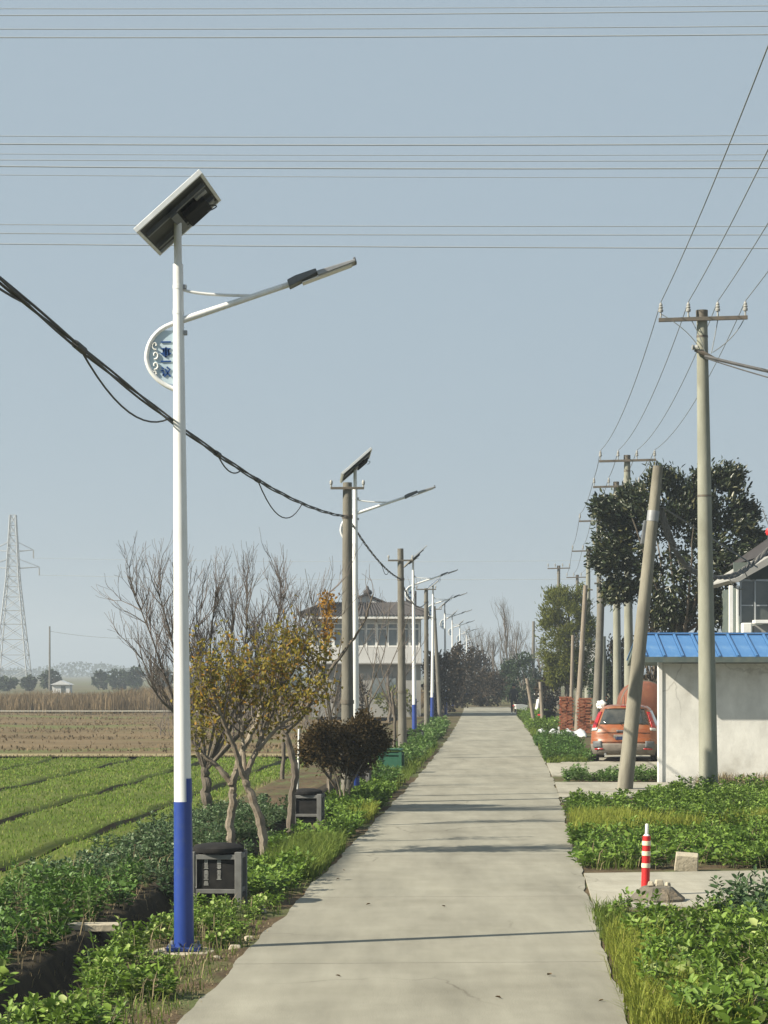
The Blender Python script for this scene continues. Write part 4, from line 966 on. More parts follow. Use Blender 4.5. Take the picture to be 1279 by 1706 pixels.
# far bare trees
def far_bare(px, yt, d, seed, label, wide=.35, lev=3, n=6, group='bare trees at the end of the road'):
    b = Vector((gx(px, d), d, 0)); t = Tree(seed); top = HC + (YH - yt) * d / F
    P = t.limb([(0, 0, 0), (.1, 0, top * .3), (-.05, 0, top * .62)], .12, .06, 6)
    for q in range(n):
        a = q * 2.4 + seed; dv = Vector((math.cos(a) * wide, math.sin(a) * wide, 1)); s0 = P[t.r.randint(len(P) // 3, len(P) - 1)]
        t.grow(s0, dv, (top - s0.z) * .48, .05, lev, .42, .35, (2, 3), .62)
    t.grow(P[-1], (0, 0, 1), (top - P[-1].z) * .5, .06, lev, .35, .4, (2, 3), .62)
    return t.build('far_bare_tree', b, label, ('bark', 'fartwig'), group=group)
far_bare(844, 1003, 205, 101, 'tall thin leafless poplar rising above the end of the road', .14)
for i, (px, yt, d) in enumerate([(806, 1050, 200), (822, 1060, 212), (862, 1040, 216), (835, 1050, 226), (884, 1075, 220), (900, 1075, 210), (790, 1045, 230), (855, 1070, 198)]):
    far_bare(px, yt, d, 110 + i, 'leafless grey tree in the clump closing off the road end', .4, 3, 5)
far_bare(600, 1120, 124, 130, 'leafless shrub in front of the white house wall', .5, 2, 6, None)
far_bare(648, 1105, 112, 131, 'leafless sapling before the white house parapet', .5, 2, 5, None)
# brown brush left of the house
for i, (px, yt, d, w) in enumerate([(300, 1150, 95, 90), (430, 1150, 100, 110), (520, 1140, 105, 90)]):
    b = Vector((gx(px, d), d, -.2)); t = Tree(140 + i); zt = HC + (YH - yt) * d / F
    for q in range(26):
        a = t.r.uniform(0, 6.28); r_ = t.r.uniform(0, w * d / F / 2); t.grow((r_ * math.cos(a), r_ * math.sin(a) * .5, 0), (t.r.gauss(0, .3), t.r.gauss(0, .3), 1), zt * .55, .016, 2, .5, .2, (2, 3), .65)
    t.main.tube([(0, 0, 0), (0, 0, .5)], .02, 5)
    t.build('brush_thicket', b, ['brown leafless thicket at the field edge behind the nearest lamp', 'brown leafless thicket under the wide bare tree', 'brown leafless thicket left of the white house'][i], ('bark', 'twig'), catg='thicket')

# distant countryside at left
for i, (px, yt, yb, d, w) in enumerate([(10, 1128, 1160, 330, 34), (48, 1128, 1160, 335, 22), (85, 1119, 1160, 340, 32), (168, 1120, 1155, 360, 22), (200, 1116, 1155, 350, 34), (226, 1113, 1155, 345, 26), (272, 1118, 1160, 340, 30), (320, 1122, 1160, 345, 40), (400, 1120, 1160, 350, 50), (480, 1122, 1160, 355, 50)]):
    bushy(px, yt, yb, d, w, M['fartree'], 150 + i, 'small rounded dark tree beyond the reeds in the hazy distance', 600, (.5, .35), 'rounded trees beyond the reeds')
g = np.random.default_rng(170)
n = 18000; x = g.uniform(-420, 420, n); hh = 4.5 + 2 * np.sin(x * .03) + 1.5 * np.sin(x * .11 + 1); P = np.stack([x, 1250 + g.normal(0, 18, n), np.maximum(hh, 2) * g.uniform(0, 1, n)], 1)
V, Q = leaf_arrays(P, g.normal(0, 1, (n, 3)), g.normal(0, 1, (n, 3)), g.uniform(.9, 2.0, n), g.uniform(.7, 1.5, n))
tag(link('far_woods', np_mesh('far_woods', V, Q, M['fartree'])), 'far hazy line of woods along the horizon', 'woods', kind='stuff')

# transmission tower
def tower(loc, H, wb, wt, arms, label):
    root = empty('transmission_tower', loc); waist = .62 * H
    def hw(z): return (wb + (wt - wb) * min(z / waist, 1.0)) / 2 if z < waist else (wt + (wt * .45 - wt) * (z - waist) / (H - waist)) / 2
    zs = [0, .09, .18, .27, .36, .44, .52, .58, .64, .70, .76, .82, .88, .94, 1.0]; zs = [z * H for z in zs]
    for sx, sy in ((-1, -1), (1, -1), (1, 1), (-1, 1)): MB().tube([(sx * hw(z), sy * hw(z), z) for z in zs], .13, 4).build('leg', M['steel'], root)
    br = MB()
    for z0, z1 in zip(zs[:-1], zs[1:]):
        a, b = hw(z0), hw(z1); c0 = [(-a, -a, z0), (a, -a, z0), (a, a, z0), (-a, a, z0)]; c1 = [(-b, -b, z1), (b, -b, z1), (b, b, z1), (-b, b, z1)]
        for i in range(4):
            j = (i + 1) % 4; br.tube([c0[i], c1[j]], .07, 3); br.tube([c0[j], c1[i]], .07, 3); br.tube([c1[i], c1[j]], .06, 3)
    br.build('bracing', M['steel'], root)
    for z, l in arms:
        for sx in (-1, 1):
            am = MB(); w = hw(z)
            for sy in (-1, 1): am.tube([(sx * w, sy * w, z - .3), (sx * l, 0, z)], .09, 3).tube([(sx * w, sy * w, z + 1.6), (sx * l, 0, z)], .07, 3)
            am.build('arm', M['steel'], root); MB().lathe([(.06, -1.8), (.14, -1.6), (.14, -.3), (.06, 0)], (sx * l, 0, z), 6).build('insulator_string', M['porcelain'], root)
    return tag(root, label, 'pylon')
d = 470; tw = tower((gx(22, d), d, -.3), HC + (YH - 858) * d / F + .3, 7.0, 2.6, [(.80 * 35, 4.2), (.70 * 35, 5.4)], 'hazy lattice steel transmission tower beyond the reeds')
for z, l, r_ in ((28, 4.2, .035), (24.5, 5.4, .045)):
    wire('tower_conductor', (tw.location.x + l, d, z - 2.0), (300, d - 130, z + 4), 5, r_, M['hvwire'], 'faint wire running right from the distant transmission tower', 'wire', 'wires of the distant tower')
d = 330; o = MB().tube([(0, 0, 0), (0, 0, 6.5)], [.16, .11], 8).build('distant_pole', M['poledark'], None, True); o.location = (gx(83, d), d, -.3); o.scale.z = (HC + (YH - 1045) * d / F) / 6.2; tag(o, 'lone thin pole standing right of the distant transmission tower', 'pole')
wire('distant_wire', (gx(83, 330), 330, 8.4), (gx(300, 330), 330, 7.6), .6, .03, M['hvwire'], 'faint wire running right from the lone distant pole', 'wire')
# small white shed far off
d = 300; sh = empty('field_shed', (gx(104, d), d, -.3)); MB().box((0, 0, .9), (2.3, 2.5, 1.8)).build('wall', M['plasterw'], sh)
MB().prism([(-1.4, 1.8), (1.4, 1.8), (0, 2.7)], -1.5, 1.5).build('roof', M['plastic'], sh); MB().box((.3, -1.26, .8), (.6, .03, 1.4)).build('door', M['glassd'], sh)
sh.scale = (1.0, 1.0, .62); tag(sh, 'tiny white shed among the reeds in the distance', 'shed')

# ------------------------------------------------------------------ white two-storey house on the left
d = 125; X0, X1 = gx(516, d), gx(703, d); sc = d / F
hz = lambda y: HC + (YH - y) * sc
house = empty('white_house', ((X0 + X1) / 2, d, 0)); hwid = (X1 - X0); hx = hwid / 2
MB().box((0, 4.5, 1.45), (hwid - .1, 8.6, 2.9)).build('lower_wall', M['plasterg'], house)
MB().box((0, 4.5, (2.95 + hz(1029)) / 2), (hwid - .06, 8.4, hz(1029) - 2.95 - .02)).build('upper_wall', M['plasterw'], house)
n = 5; 
for i in range(n):
    w = hwid / n; MB().box((-hx + w * (i + .5), .06, (2.95 + 3.83) / 2), (w - .03, .14, .86)).build('parapet_panel', M['plasterw'], house, bevel=.01)
MB().box((0, .0, 2.93), (hwid + .1, .5, .07)).build('floor_ledge', M['plasterg'], house)
MB().box((0, -.05, hz(1028.5)), (hwid + .5, .9, .16)).build('eave_board', M['white'], house)
nb = 10
for i in range(nb):
    w = (hwid - .2) / nb; cx = -hx + .1 + w * (i + .5)
    win = empty('window'); win.parent = house; win.location = (cx, .22, 0)
    fr = MB(); fr.box((-w / 2 + .04, 0, 4.5), (.08, .12, 1.34)).box((0, 0, 5.13), (w - .16, .1, .07)).box((0, 0, 4.83), (w - .16, .1, .07)).box((0, 0, 3.88), (w - .16, .12, .08)).box((w / 2 - .04, 0, 4.5), (.08 if i % 2 else .03, .12, 1.34))
    fr.build('window_frame', M['white'], win)
    MB().box((0, .03, 4.36), (w - .16, .02, .86)).build('pane', M['glass'], win); MB().box((0, .03, 4.98), (w - .16, .02, .23)).build('pane', M['glass'], win)
# hip-and-gable tiled roof
ez = hz(1027) + .03; rz_ = hz(1003); ov = .55
def hip(mb, x0, x1, y0, y1, z0, ix, iy, z1, n=36):
    a = [(x0, y0), (x1, y0), (x1, y1), (x0, y1)]; b = [(x0 + ix, y0 + iy), (x1 - ix, y0 + iy), (x1 - ix, y1 - iy), (x0 + ix, y1 - iy)]
    for i in range(4):
        j = (i + 1) % 4
        for k in range(n):
            t0, t1 = k / n, (k + 1) / n; P = [Vector((*a[i], z0)).lerp(Vector((*a[j], z0)), t0), Vector((*a[i], z0)).lerp(Vector((*a[j], z0)), t1), Vector((*b[i], z1)).lerp(Vector((*b[j], z1)), t1), Vector((*b[i], z1)).lerp(Vector((*b[j], z1)), t0)]
            up = Vector((0, 0, .06)); m0 = (P[0] + P[1]) / 2 + up; m1 = (P[2] + P[3]) / 2 + up
            mb.quad(P[0], m0, m1, P[3]); mb.quad(m0, P[1], P[2], m1)
rf = MB(); hip(rf, -hx - ov, hx + ov, -ov, 9, ez, 1.7, 1.9, rz_); roof = rf.build('roof', M['tile'], house, fix=False)
MB().box((0, 4.3, ez + .2), (hwid - .4, 6.6, .5)).build('roof_core', M['tile'], roof)
gw = .95
MB().prism([(-gw, rz_ - .05), (gw, rz_ - .05), (0, rz_ + .42)], 1.45, 7.0).build('gable_end', M['plasterw'], roof)
rg = MB(); 
for sx in (-1, 1): rg.prism([(0, rz_ + .40), (sx * (gw + .25), rz_ - .08), (sx * (gw + .25), rz_ + .02), (0, rz_ + .53)], 1.3, 7.2)
rg.build('upper_roof', M['tile'], roof)
orn = MB().lathe([(.20, 0), (.26, .1), (.22, .22), (.1, .3), (.06, .42), (.02, .5)], (.1, 1.4, rz_ + .45), 10); orn.build('ridge_ornament', M['tile'], roof, True)
MB().tube([(-hx - ov, -ov, ez + .1), (-hx - ov + 1.7, 1.4, rz_ + .08)], .12, 6).build('hip_ridge', M['tile'], roof); MB().tube([(hx + ov, -ov, ez + .1), (hx + ov - 1.7, 1.4, rz_ + .08)], .12, 6).build('hip_ridge', M['tile'], roof)
MB().box((hx - .55, 3, rz_ + .25), (.6, .6, .9)).build('chimney', M['tile'], roof)
MB().box((-1.2, .17, 1.05), (1.0, .06, 2.1)).build('door', M['glassd'], house); MB().box((1.0, .17, 1.6), (1.3, .06, 1.1)).build('window', M['glass'], house)
tag(house, 'white two-storey house with a dark tiled roof behind the left poles', 'house')

# ------------------------------------------------------------------ blue-roofed shed at right
d = 50.0; X0 = gx(1104, d); shed = empty('shed', (X0, d, 0)); wlen = 9.0
MB().box((wlen / 2, .06, 1.32), (wlen, .12, 2.64)).build('front_wall', M['plaster'], shed); MB().box((.80, 1.6, 1.32), (.12, 2.9, 2.5)).build('side_wall', M['plaster'], shed)
MB().box((-.05, .05, 1.35), (.10, .16, 2.70)).build('corner_post', M['white'], shed, bevel=.01)
ezl, rz2 = 2.80, 3.32; y0, y1 = -.62, 1.05
xl = -.46; pitch = .40; np_ = int((wlen + .9) / pitch)
roof = MB().prism([(y0 + .03, ezl - .06), (y1, rz2 - .06), (3.1, 2.7), (3.1, 2.6), (y1, rz2 - .16), (y0 + .03, ezl - .12)], xl + .02, xl + np_ * pitch - .02, 'x').build('roof_deck', M['fascia'], shed)
sm = MB(); 
for k in range(1): pass
ang = math.atan2(rz2 - ezl, y1 - y0); ln = math.hypot(rz2 - ezl, y1 - y0)
base = MB().box((0, 0, 0), (pitch - .012, ln, .02)); base.box((-pitch / 2 + .03, 0, .025), (.045, ln, .04))
me = base.mesh('roof_sheet', M['blueroof'])
for k in range(np_):
    o = link('roof_sheet', me, shed); o.location = (xl + pitch * (k + .5), (y0 + y1) / 2, (ezl + rz2) / 2 - .025 + rnd.uniform(-.004, .004)); o.rotation_euler = (ang, 0, 0)
bk = MB().prism([(y1 + .01, rz2 - .04), (3.15, 2.74), (3.15, 2.72), (y1 + .01, rz2 - .06)], xl, xl + np_ * pitch, 'x').build('rear_roof', M['blueroof'], shed)
MB().box((xl + np_ * pitch / 2, y0 - .005, ezl - .075), (np_ * pitch, .035, .12)).build('fascia', M['fascia'], shed)
MB().box((xl + np_ * pitch / 2, y1, rz2 + .0), (np_ * pitch, .22, .04)).build('ridge_cap', M['blueroof'], shed)
tag(shed, 'low white-walled shed with a blue sheet-metal roof', 'shed')

# house with glazed balcony behind the shed
d = 57.0; hs_ = empty('glazed_house', (gx(1216, d), d, 0)); z_ = lambda y: HC + (YH - y) * d / F
MB().box((4.0, 4.2, z_(1058) / 2), (7.8, 8, z_(1058))).build('lower_storey', M['plasterg'], hs_)
MB().box((4.6, 4.6, (z_(1056) + z_(965)) / 2), (7.2, 7, z_(965) - z_(1056))).build('upper_storey', M['fascia'], hs_)  # dark olive-grey tone stands in for tree shade on this wall
MB().box((.06, .2, (z_(1055) + z_(975)) / 2), (.10, .12, z_(975) - z_(1055))).build('corner_column', M['white'], hs_, bevel=.01)
MB().box((.22, .2, (z_(1055) + z_(975)) / 2), (.06, .1, z_(975) - z_(1055))).build('corner_column', M['white'], hs_, bevel=.01)
for i in range(7):
    win = empty('glazing_panel'); win.parent = hs_; win.location = (.48 + i * .36, .3, 0); zb, zt = z_(1038), z_(966)
    fr = MB(); fr.box((-.16, 0, (zb + zt) / 2), (.035, .06, zt - zb)).box((0, 0, zt), (.36, .05, .05)).box((0, 0, zb), (.36, .05, .05)).box((0, 0, zb + .45), (.30, .04, .03))
    fr.build('panel_frame', M['steel'], win); MB().box((.02, .02, (zb + zt) / 2), (.32, .012, zt - zb - .05)).build('pane', M['glassd'], win)
MB().box((.42, .05, (z_(1056) + z_(1038)) / 2), (.22, .4, z_(1038) - z_(1056))).build('plinth_block', M['plaster'], hs_, bevel=.02)
MB().box((1.1, .02, z_(1036)), (1.0, .45, .09)).build('sill', M['white'], hs_, bevel=.01)
MB().box((2.2, .1, (z_(1058) + z_(1040)) / 2), (3.2, .3, .24)).build('balcony_wall', M['plasterg'], hs_)
ev = MB(); 
ev.prism([(-.05, z_(968)), (.25, z_(960)), (.55, z_(945)), (1.2, z_(918)), (2.6, z_(880)), (7, z_(860)), (7, z_(875)), (2.6, z_(893)), (1.2, z_(932)), (.5, z_(958)), (.2, z_(970))], -.1, 5, 'y'); ev.build('curved_eave', M['plasterg'], hs_)  # eave greyed down too, the same tree shade put into its colour
MB().prism([(1.0, z_(922)), (2.6, z_(878)), (7, z_(850)), (7, z_(800)), (3.2, z_(820))], .2, 7).build('roof', M['tile'], hs_)
MB().box((.85, 1.0, (z_(966) + z_(935)) / 2), (1.2, .1, .5)).build('fascia_panel', M['fascia'], hs_)
tag(hs_, 'pale house with a glazed balcony and curved eave behind the blue roof', 'house')
q = at(1281, 886, 56); ln_ = MB().lathe([(.02, -.10), (.06, -.08), (.085, 0), (.06, .08), (.02, .10)], q, 12).build('red_lantern', M['postred'], None, True); tag(ln_, 'small red lantern hanging at the eave of the glazed house', 'lantern')
MB().tube([(q.x, q.y, q.z + .14), (q.x, q.y + .9, q.z + .62)], .012, 5).build('hanger', M['cable'], ln_)

# ------------------------------------------------------------------ car
def make_car():
    root = empty('hatchback_car')
    out = [(.14, .20), (.0, .30), (-.035, .42), (-.03, .55), (.005, .66), (.02, .78), (.05, .90), (.10, .98), (.20, 1.16), (.31, 1.34), (.40, 1.44), (.56, 1.505), (.95, 1.545), (1.5, 1.54), (1.95, 1.46), (2.3, 1.23), (2.62, 1.02), (2.8, .97), (3.25, .86), (3.45, .72), (3.52, .5), (3.47, .3), (3.3, .20)]
    pts = []; K = 4
    for i in range(len(out)):
        a, b = Vector((*out[i], 0)), Vector((*out[(i + 1) % len(out)], 0)); pts += [a.lerp(b, j / K) for j in range(K)]
    sm = [(pts[i - 1] + pts[i] * 2 + pts[(i + 1) % len(pts)]) / 4 for i in range(len(pts))]; n = len(sm)
    def hw(z): return np.interp(z, [.2, .35, .55, .85, .95, 1.05, 1.3, 1.45, 1.55], [.74, .80, .825, .81, .785, .755, .665, .60, .50])
    cy, cz = 1.75, .85
    def S(t, xi, off=0.0):
        t %= n; i = int(t); f = t - i; p = sm[i].lerp(sm[(i + 1) % n], f); y, z = p.x, p.y
        tn = (sm[(i + 1) % n] - sm[i]).normalized(); nx = Vector((tn.y * -1, tn.x, 0))
        # rounding toward the flanks
        k = abs(xi) ** 5; ins = .22 * k if (y < .9 or y > 2.9) else .05 * k
        yy = y + (ins if y < 1.75 else -ins); zz = z - .03 * abs(xi) ** 4
        x = xi * float(hw(z))
        no = Vector((0, nx.x, nx.y)); 
        if no.dot(Vector((0, yy - cy, zz - cz))) < 0: no = -no
        return Vector((x + (off * xi if abs(xi) > .85 else 0), yy, zz)) + no * off
    X = np.array([-1, -.96, -.88, -.75, -.5, 0, .5, .75, .88, .96, 1])
    b = MB(); nx_ = len(X)
    for i in range(n):
        for xi in X: b.v.append(S(i, xi))
    for i in range(n):
        for j in range(nx_ - 1): b.f.append((i * nx_ + j, i * nx_ + j + 1, ((i + 1) % n) * nx_ + j + 1, ((i + 1) % n) * nx_ + j))
    b.f.append(tuple(i * nx_ for i in range(n))); b.f.append(tuple(i * nx_ + nx_ - 1 for i in reversed(range(n))))
    b.build('body', M['carpaint'], root, True)
    def patch(name, m, t0, t1, x0, x1, off, parent=root, nt=6, nxx=8):
        p = MB(); 
        for a in range(nt + 1):
            for c in range(nxx + 1): p.v.append(S(t0 + (t1 - t0) * a / nt, x0 + (x1 - x0) * c / nxx, off))
        for a in range(nt):
            for c in range(nxx): q = a * (nxx + 1) + c; p.f.append((q, q + 1, q + nxx + 2, q + nxx + 1))
        o = p.build(name, m, parent, True); md = o.modifiers.new('solid', 'SOLIDIFY'); md.thickness = .008; md.offset = 0; return o
    patch('rear_window', M['carglass'], 29, 40, -.80, .80, .006)
    patch('bumper', M['cargrey'], 1, 11, -.98, .98, .016)
    patch('bumper_insert', M['carpaint'], 12, 15.5, -.96, .96, .012)
    for sx in (-1, 1):
        tl = patch('tail_light', M['redlens'], 26, 37, sx * .86, sx * 1.0, .012, nxx=4)
        patch('indicator', M['clearlens'], 23, 26, sx * .82, sx * .99, .012, tl, 3, 4)
        patch('fog_light_pod', M['darkmetal'], 8, 13, sx * .66, sx * .90, .024, nxx=4)
    patch('plate_recess', M['cargrey'], 12.5, 19, -.30, .30, .010)
    patch('licence_plate', M['cells'], 14, 17.2, -.24, .24, .02)
    patch('tailgate_seam', M['binblack'], 20.4, 20.9, -.80, .80, .004, nt=1)
    for sx in (-1, 1):
        for y0_, y1_ in ((.50, 1.10), (1.16, 2.05)):
            w = MB(); z0, z1 = 1.0, 1.40
            q = [(y0_ + (.0 if y0_ > 1 else .0), z0), (y1_ + (.35 if y0_ > 1 else 0), z0), (y1_, z1), (y0_ + (.15 if y0_ < 1 else 0), z1)]
            w.quad(*[(sx * (float(hw(z)) + .004), y, z - .03) for y, z in q]); w.build('side_window', M['carglass'], root)
        MB().box((sx * .90, 2.25, 1.02), (.14, .08, .12)).build('side_mirror', M['carpaint'], root, bevel=.02)
        for y in (.58, 2.85):
            wh = empty('wheel'); wh.parent = root; wh.location = (sx * .74, y, .28)
            MB().lathe([(.17, -.09), (.26, -.09), (.28, -.06), (.28, .06), (.26, .09), (.17, .09)], (0, 0, 0), 22, 'x').build('tyre', M['tyre'], wh, True)
            MB().lathe([(.02, -.07), (.17, -.085), (.18, -.05), (.18, .05), (.17, .085), (.02, .07)], (0, 0, 0), 18, 'x').build('rim', M['greymetal'], wh, True)
        MB().lathe([(.29, -.02), (.33, -.02), (.33, .02), (.29, .02)], (sx * .80, .58, .28), 22, 'x').build('wheel_arch', M['binblack'], root, True)
    patch('roof_spoiler', M['carpaint'], 39.5, 43, -.84, .84, .03)
    patch('brake_light', M['redlens'], 41, 42, -.16, .16, .045, nt=1)
    patch('tailgate_handle', M['darkmetal'], 21.5, 23, -.22, .22, .012, nt=1)
    for sx in (-1, 1): patch('reflector', M['redlens'], 6, 7.2, sx * .62, sx * .86, .03, nt=1, nxx=3)
    MB().tube([(-.45, -.04, .22), (-.45, .3, .24)], .03, 10).build('exhaust_pipe', M['greymetal'], root, True)
    MB().tube([(.0, .6, 1.52), (0, .35, 1.8)], .006, 5).build('aerial', M['binblack'], root)
    MB().tube([(-.05, -.0, 1.02), (-.1, .12, 1.05), (.25, .20, 1.13)], .012, 5).build('rear_wiper', M['binblack'], root)
    return root
car = make_car(); car.location = (gx(1037, 61.5), 61.2, .025); car.rotation_euler = (0, 0, R(-9)); car.scale = (1.08, 1.08, 1.0)
tag(car, 'dusty orange hatchback parked behind the leaning pole, seen from the rear', 'car')
q = at(1004, 1172, 62.5); g = np.random.default_rng(200)
bag = MB().lathe([(.02, 0), (.10, .03), (.12, .10), (.14, .16), (.10, .22), (.03, .24)], (0, 0, 0), 12)
bag.v = [v + Vector(g.normal(0, .018, 3)) for v in bag.v]; o = bag.build('white_bag', M['white'], None, True); o.location = (q.x - .02, q.y - .0, 1.43); tag(o, 'crumpled white plastic bag on the roof corner of the orange car', 'bag')

# ------------------------------------------------------------------ brick stacks, tank, sheet
def brick_stack(loc, nx_, ny_, rows, label):
    root = empty('brick_stack', loc); me = MB().box((0, 0, 0), (.235, .112, .056)).mesh('brick', M['brick']); rr = random.Random(int(loc[0] * 100))
    for r_ in range(rows):
        for i in range(nx_):
            for j in range(ny_):
                o = link('brick', me, root)
                if r_ % 2: o.location = (i * .25 + rr.uniform(-.03, .03) - .06, j * .25 + rr.uniform(-.03, .03), .03 + r_ * .062); o.rotation_euler = (0, 0, rr.uniform(-.06, .06))
                else: o.location = (i * .25 + rr.uniform(-.03, .03), j * .25 + rr.uniform(-.02, .02), .03 + r_ * .062); o.rotation_euler = (0, 0, rr.uniform(-.15, .15))
    MB().box(((nx_ - 1) * .125, (ny_ - 1) * .125 + .16, rows * .031), (nx_ * .25 - .1, .05, rows * .062 - .02)).build('core', M['brick'], root)
    return tag(root, label, 'brick stack', 'stacks of red bricks')
d = 90; brick_stack((gx(940, d), d, 0), 2, 2, 24, 'tall stack of red bricks left of the slim weathered post')
brick_stack((gx(974, d), d + 1, 0), 2, 2, 23, 'stack of red bricks between the slim post and the thick dark pole')
brick_stack((gx(1014, d), d + 2, .3), 1, 2, 20, 'narrow stack of red bricks seen above the orange car')
for ok in [o for o in bpy.data.objects if o.name.startswith('brick_stack')]:
    if ok.location.z > .1:
        MB().box((.125, .05, -.15), (.8, .7, .3)).build('pallet', M['polewood'], ok)
d = 72; tk = empty('rusty_tank', (gx(1078, d), d, 0)); MB().lathe([(.05, -.02), (.42, -.01), (.63, .06), (.73, .2), (.75, .5), (.75, 2.0), (.66, 2.2)], (0, 0, 1.42), 22, 'y').build('drum', M['rust'], tk, True)
MB().lathe([(.76, .55), (.78, .57), (.78, .63), (.76, .65)], (0, 0, 1.42), 22, 'y').build('hoop', M['iron'], tk, True)
for y in (.5, 1.7): MB().box((0, y, .42), (1.1, .14, .84)).build('cradle', M['polewood'], tk)
tag(tk, 'rust-red round tank lying between the leaning pole and the shed', 'tank')
# crumpled plastic sheet
d = 86; n = 26; V = []; g = np.random.default_rng(210)
for j in range(9):
    for i in range(n): V.append((i / (n - 1) * 1.75, j / 8 * 2.2, .22 * math.sin(j / 8 * math.pi) * (1 + .25 * math.sin(i * .9)) + g.uniform(0, .05) + .02))
Q = [(j * n + i, j * n + i + 1, (j + 1) * n + i + 1, (j + 1) * n + i) for j in range(8) for i in range(n - 1)]
o = link('plastic_sheet', np_mesh('plastic_sheet', V, Q, M['plastic'], smooth=True)); o.location = (gx(897, d), d - 1, 0); md = o.modifiers.new('solid', 'SOLIDIFY'); md.thickness = .01
tag(o, 'crumpled white plastic sheet covering the end of the bean bed', 'plastic sheet')
d = 84; o = MB().box((0, 0, .22), (.07, .05, .44), taper=.85).build('marker_peg', M['white'], None, bevel=.005); o.location = (gx(931, d), d, 0); tag(o, 'short white peg in front of the plastic sheet', 'peg')

# ------------------------------------------------------------------ motorcycles, person
def make_scooter(paint):
    root = empty('motor_scooter')
    for y in (0, 1.25):
        wh = empty('wheel'); wh.parent = root; wh.location = (0, y, .23)
        MB().lathe([(.15, -.05), (.21, -.05), (.23, -.02), (.23, .02), (.21, .05), (.15, .05)], (0, 0, 0), 18, 'x').build('tyre', M['tyre'], wh, True)
        MB().lathe([(.02, -.04), (.155, .01), (.155, .03), (.02, .04)], (0, 0, 0), 14, 'x').build('rim', M['greymetal'], wh, True)
    MB().prism([(-.25, .42), (.35, .30), (.45, .62), (.1, .72), (-.32, .66)], -.13, .13, 'x').build('rear_body', paint, root, bevel=.03)
    MB().prism([(.35, .24), (.95, .24), (.95, .32), (.35, .32)], -.14, .14, 'x').build('footboard', M['binblack'], root, bevel=.02)
    MB().prism([(.92, .25), (1.02, .25), (1.15, .95), (1.05, .98)], -.17, .17, 'x').build('leg_shield', paint, root, bevel=.03)
    MB().prism([(-.28, .70), (.42, .64), (.45, .72), (.1, .80), (-.28, .80)], -.13, .13, 'x').build('seat', M['binblack'], root, bevel=.03)
    MB().tube([(0, 1.25, .25), (0, 1.05, 1.0)], .03, 8).build('fork', M['greymetal'], root, True)
    MB().tube([(-.33, .92, 1.03), (-.1, 1.03, 1.0), (.1, 1.03, 1.0), (.33, .92, 1.03)], .015, 8).build('handlebar', M['binblack'], root, True)
    MB().lathe([(.02, -.06), (.09, -.04), (.10, .03), (.06, .08)], (0, 1.12, .97), 12, 'y').build('headlight', M['clearlens'], root, True)
    for sx in (-1, 1): MB().tube([(sx * .28, .94, 1.03), (sx * .34, .98, 1.2)], .008, 5).build('mirror_stem', M['binblack'], root); MB().box((sx * .34, .98, 1.24), (.12, .02, .08)).build('mirror', M['clearlens'], root, bevel=.01)
    MB().box((0, -.36, .6), (.2, .04, .07)).build('tail_light', M['redlens'], root, bevel=.01)
    MB().tube([(-.1, .3, .25), (-.25, .35, .02)], .015, 6).build('kickstand', M['greymetal'], root)
    return root
s1 = make_scooter(M['white']); s1.location = (gx(866, 126), 126, 0); s1.rotation_euler = (0, 0, R(-75)); tag(s1, 'white motor scooter parked on the verge beside the walking person', 'scooter')
s2 = make_scooter(M['binblack']); s2.location = (gx(910, 99), 99, 0); s2.rotation_euler = (0, 0, R(-60)); tag(s2, 'black motor scooter parked behind the timber posts', 'scooter')

def skin_figure(name, verts, edges, radii, m, parent, sub=2, root_i=0):
    me = bpy.data.meshes.new(name); me.from_pydata(verts, edges, []); o = bpy.data.objects.new(name, me); COL.objects.link(o)
    md = o.modifiers.new('skin', 'SKIN'); md.use_smooth_shade = True
    for i, r_ in enumerate(radii): me.skin_vertices[0].data[i].radius = (r_, r_) if not hasattr(r_, '__len__') else r_
    me.skin_vertices[0].data[root_i].use_root = True
    o.modifiers.new('sub', 'SUBSURF').levels = sub; o.modifiers['sub'].render_levels = sub
    dg = bpy.context.evaluated_depsgraph_get(); m2 = bpy.data.meshes.new_from_object(o.evaluated_get(dg)); bpy.data.objects.remove(o)
    m2.materials.clear(); m2.materials.append(m); p = link(name, m2, parent); return p
per = empty('person', (gx(856, 132), 132, .03), R(-3))
vs = [(0, 0, .93), (0, .01, 1.12), (0, 0, 1.32), (0, .02, 1.46), (.18, 0, 1.38), (-.18, 0, 1.38), (.24, -.04, 1.10), (-.24, .06, 1.10), (.22, .08, .88), (-.23, .02, .86), (.10, 0, .88), (-.10, 0, .88), (.11, .10, .48), (-.10, -.06, .48), (.11, -.02, .09), (-.10, .10, .09)]
es = [(0, 1), (1, 2), (2, 3), (2, 4), (2, 5), (4, 6), (5, 7), (6, 8), (7, 9), (0, 10), (0, 11), (10, 12), (11, 13), (12, 14), (13, 15)]
rd = [(.16, .12), (.15, .11), (.17, .12), .06, .07, .07, .05, .05, .04, .04, .09, .09, .065, .065, .05, .05]
skin_figure('body', vs, es, rd, M['cloth'], per)
MB().lathe([(.02, -.13), (.07, -.10), (.085, -.02), (.09, .05), (.07, .11), (.02, .135)], (0, .02, 1.60), 14).build('head', M['skin'], per, True)
MB().lathe([(.088, .01), (.10, .04), (.085, .11), (.03, .15)], (0, .0, 1.605), 14).build('hair', M['cloth'], per, True)
for x, y in ((.11, -.04), (-.10, .12)): MB().prism([(-.12, 0), (.14, 0), (.14, .05), (.02, .09), (-.12, .10)], x - .045, x + .045, 'x').build('shoe', M['white'], per, bevel=.015).location = (0, y, 0)
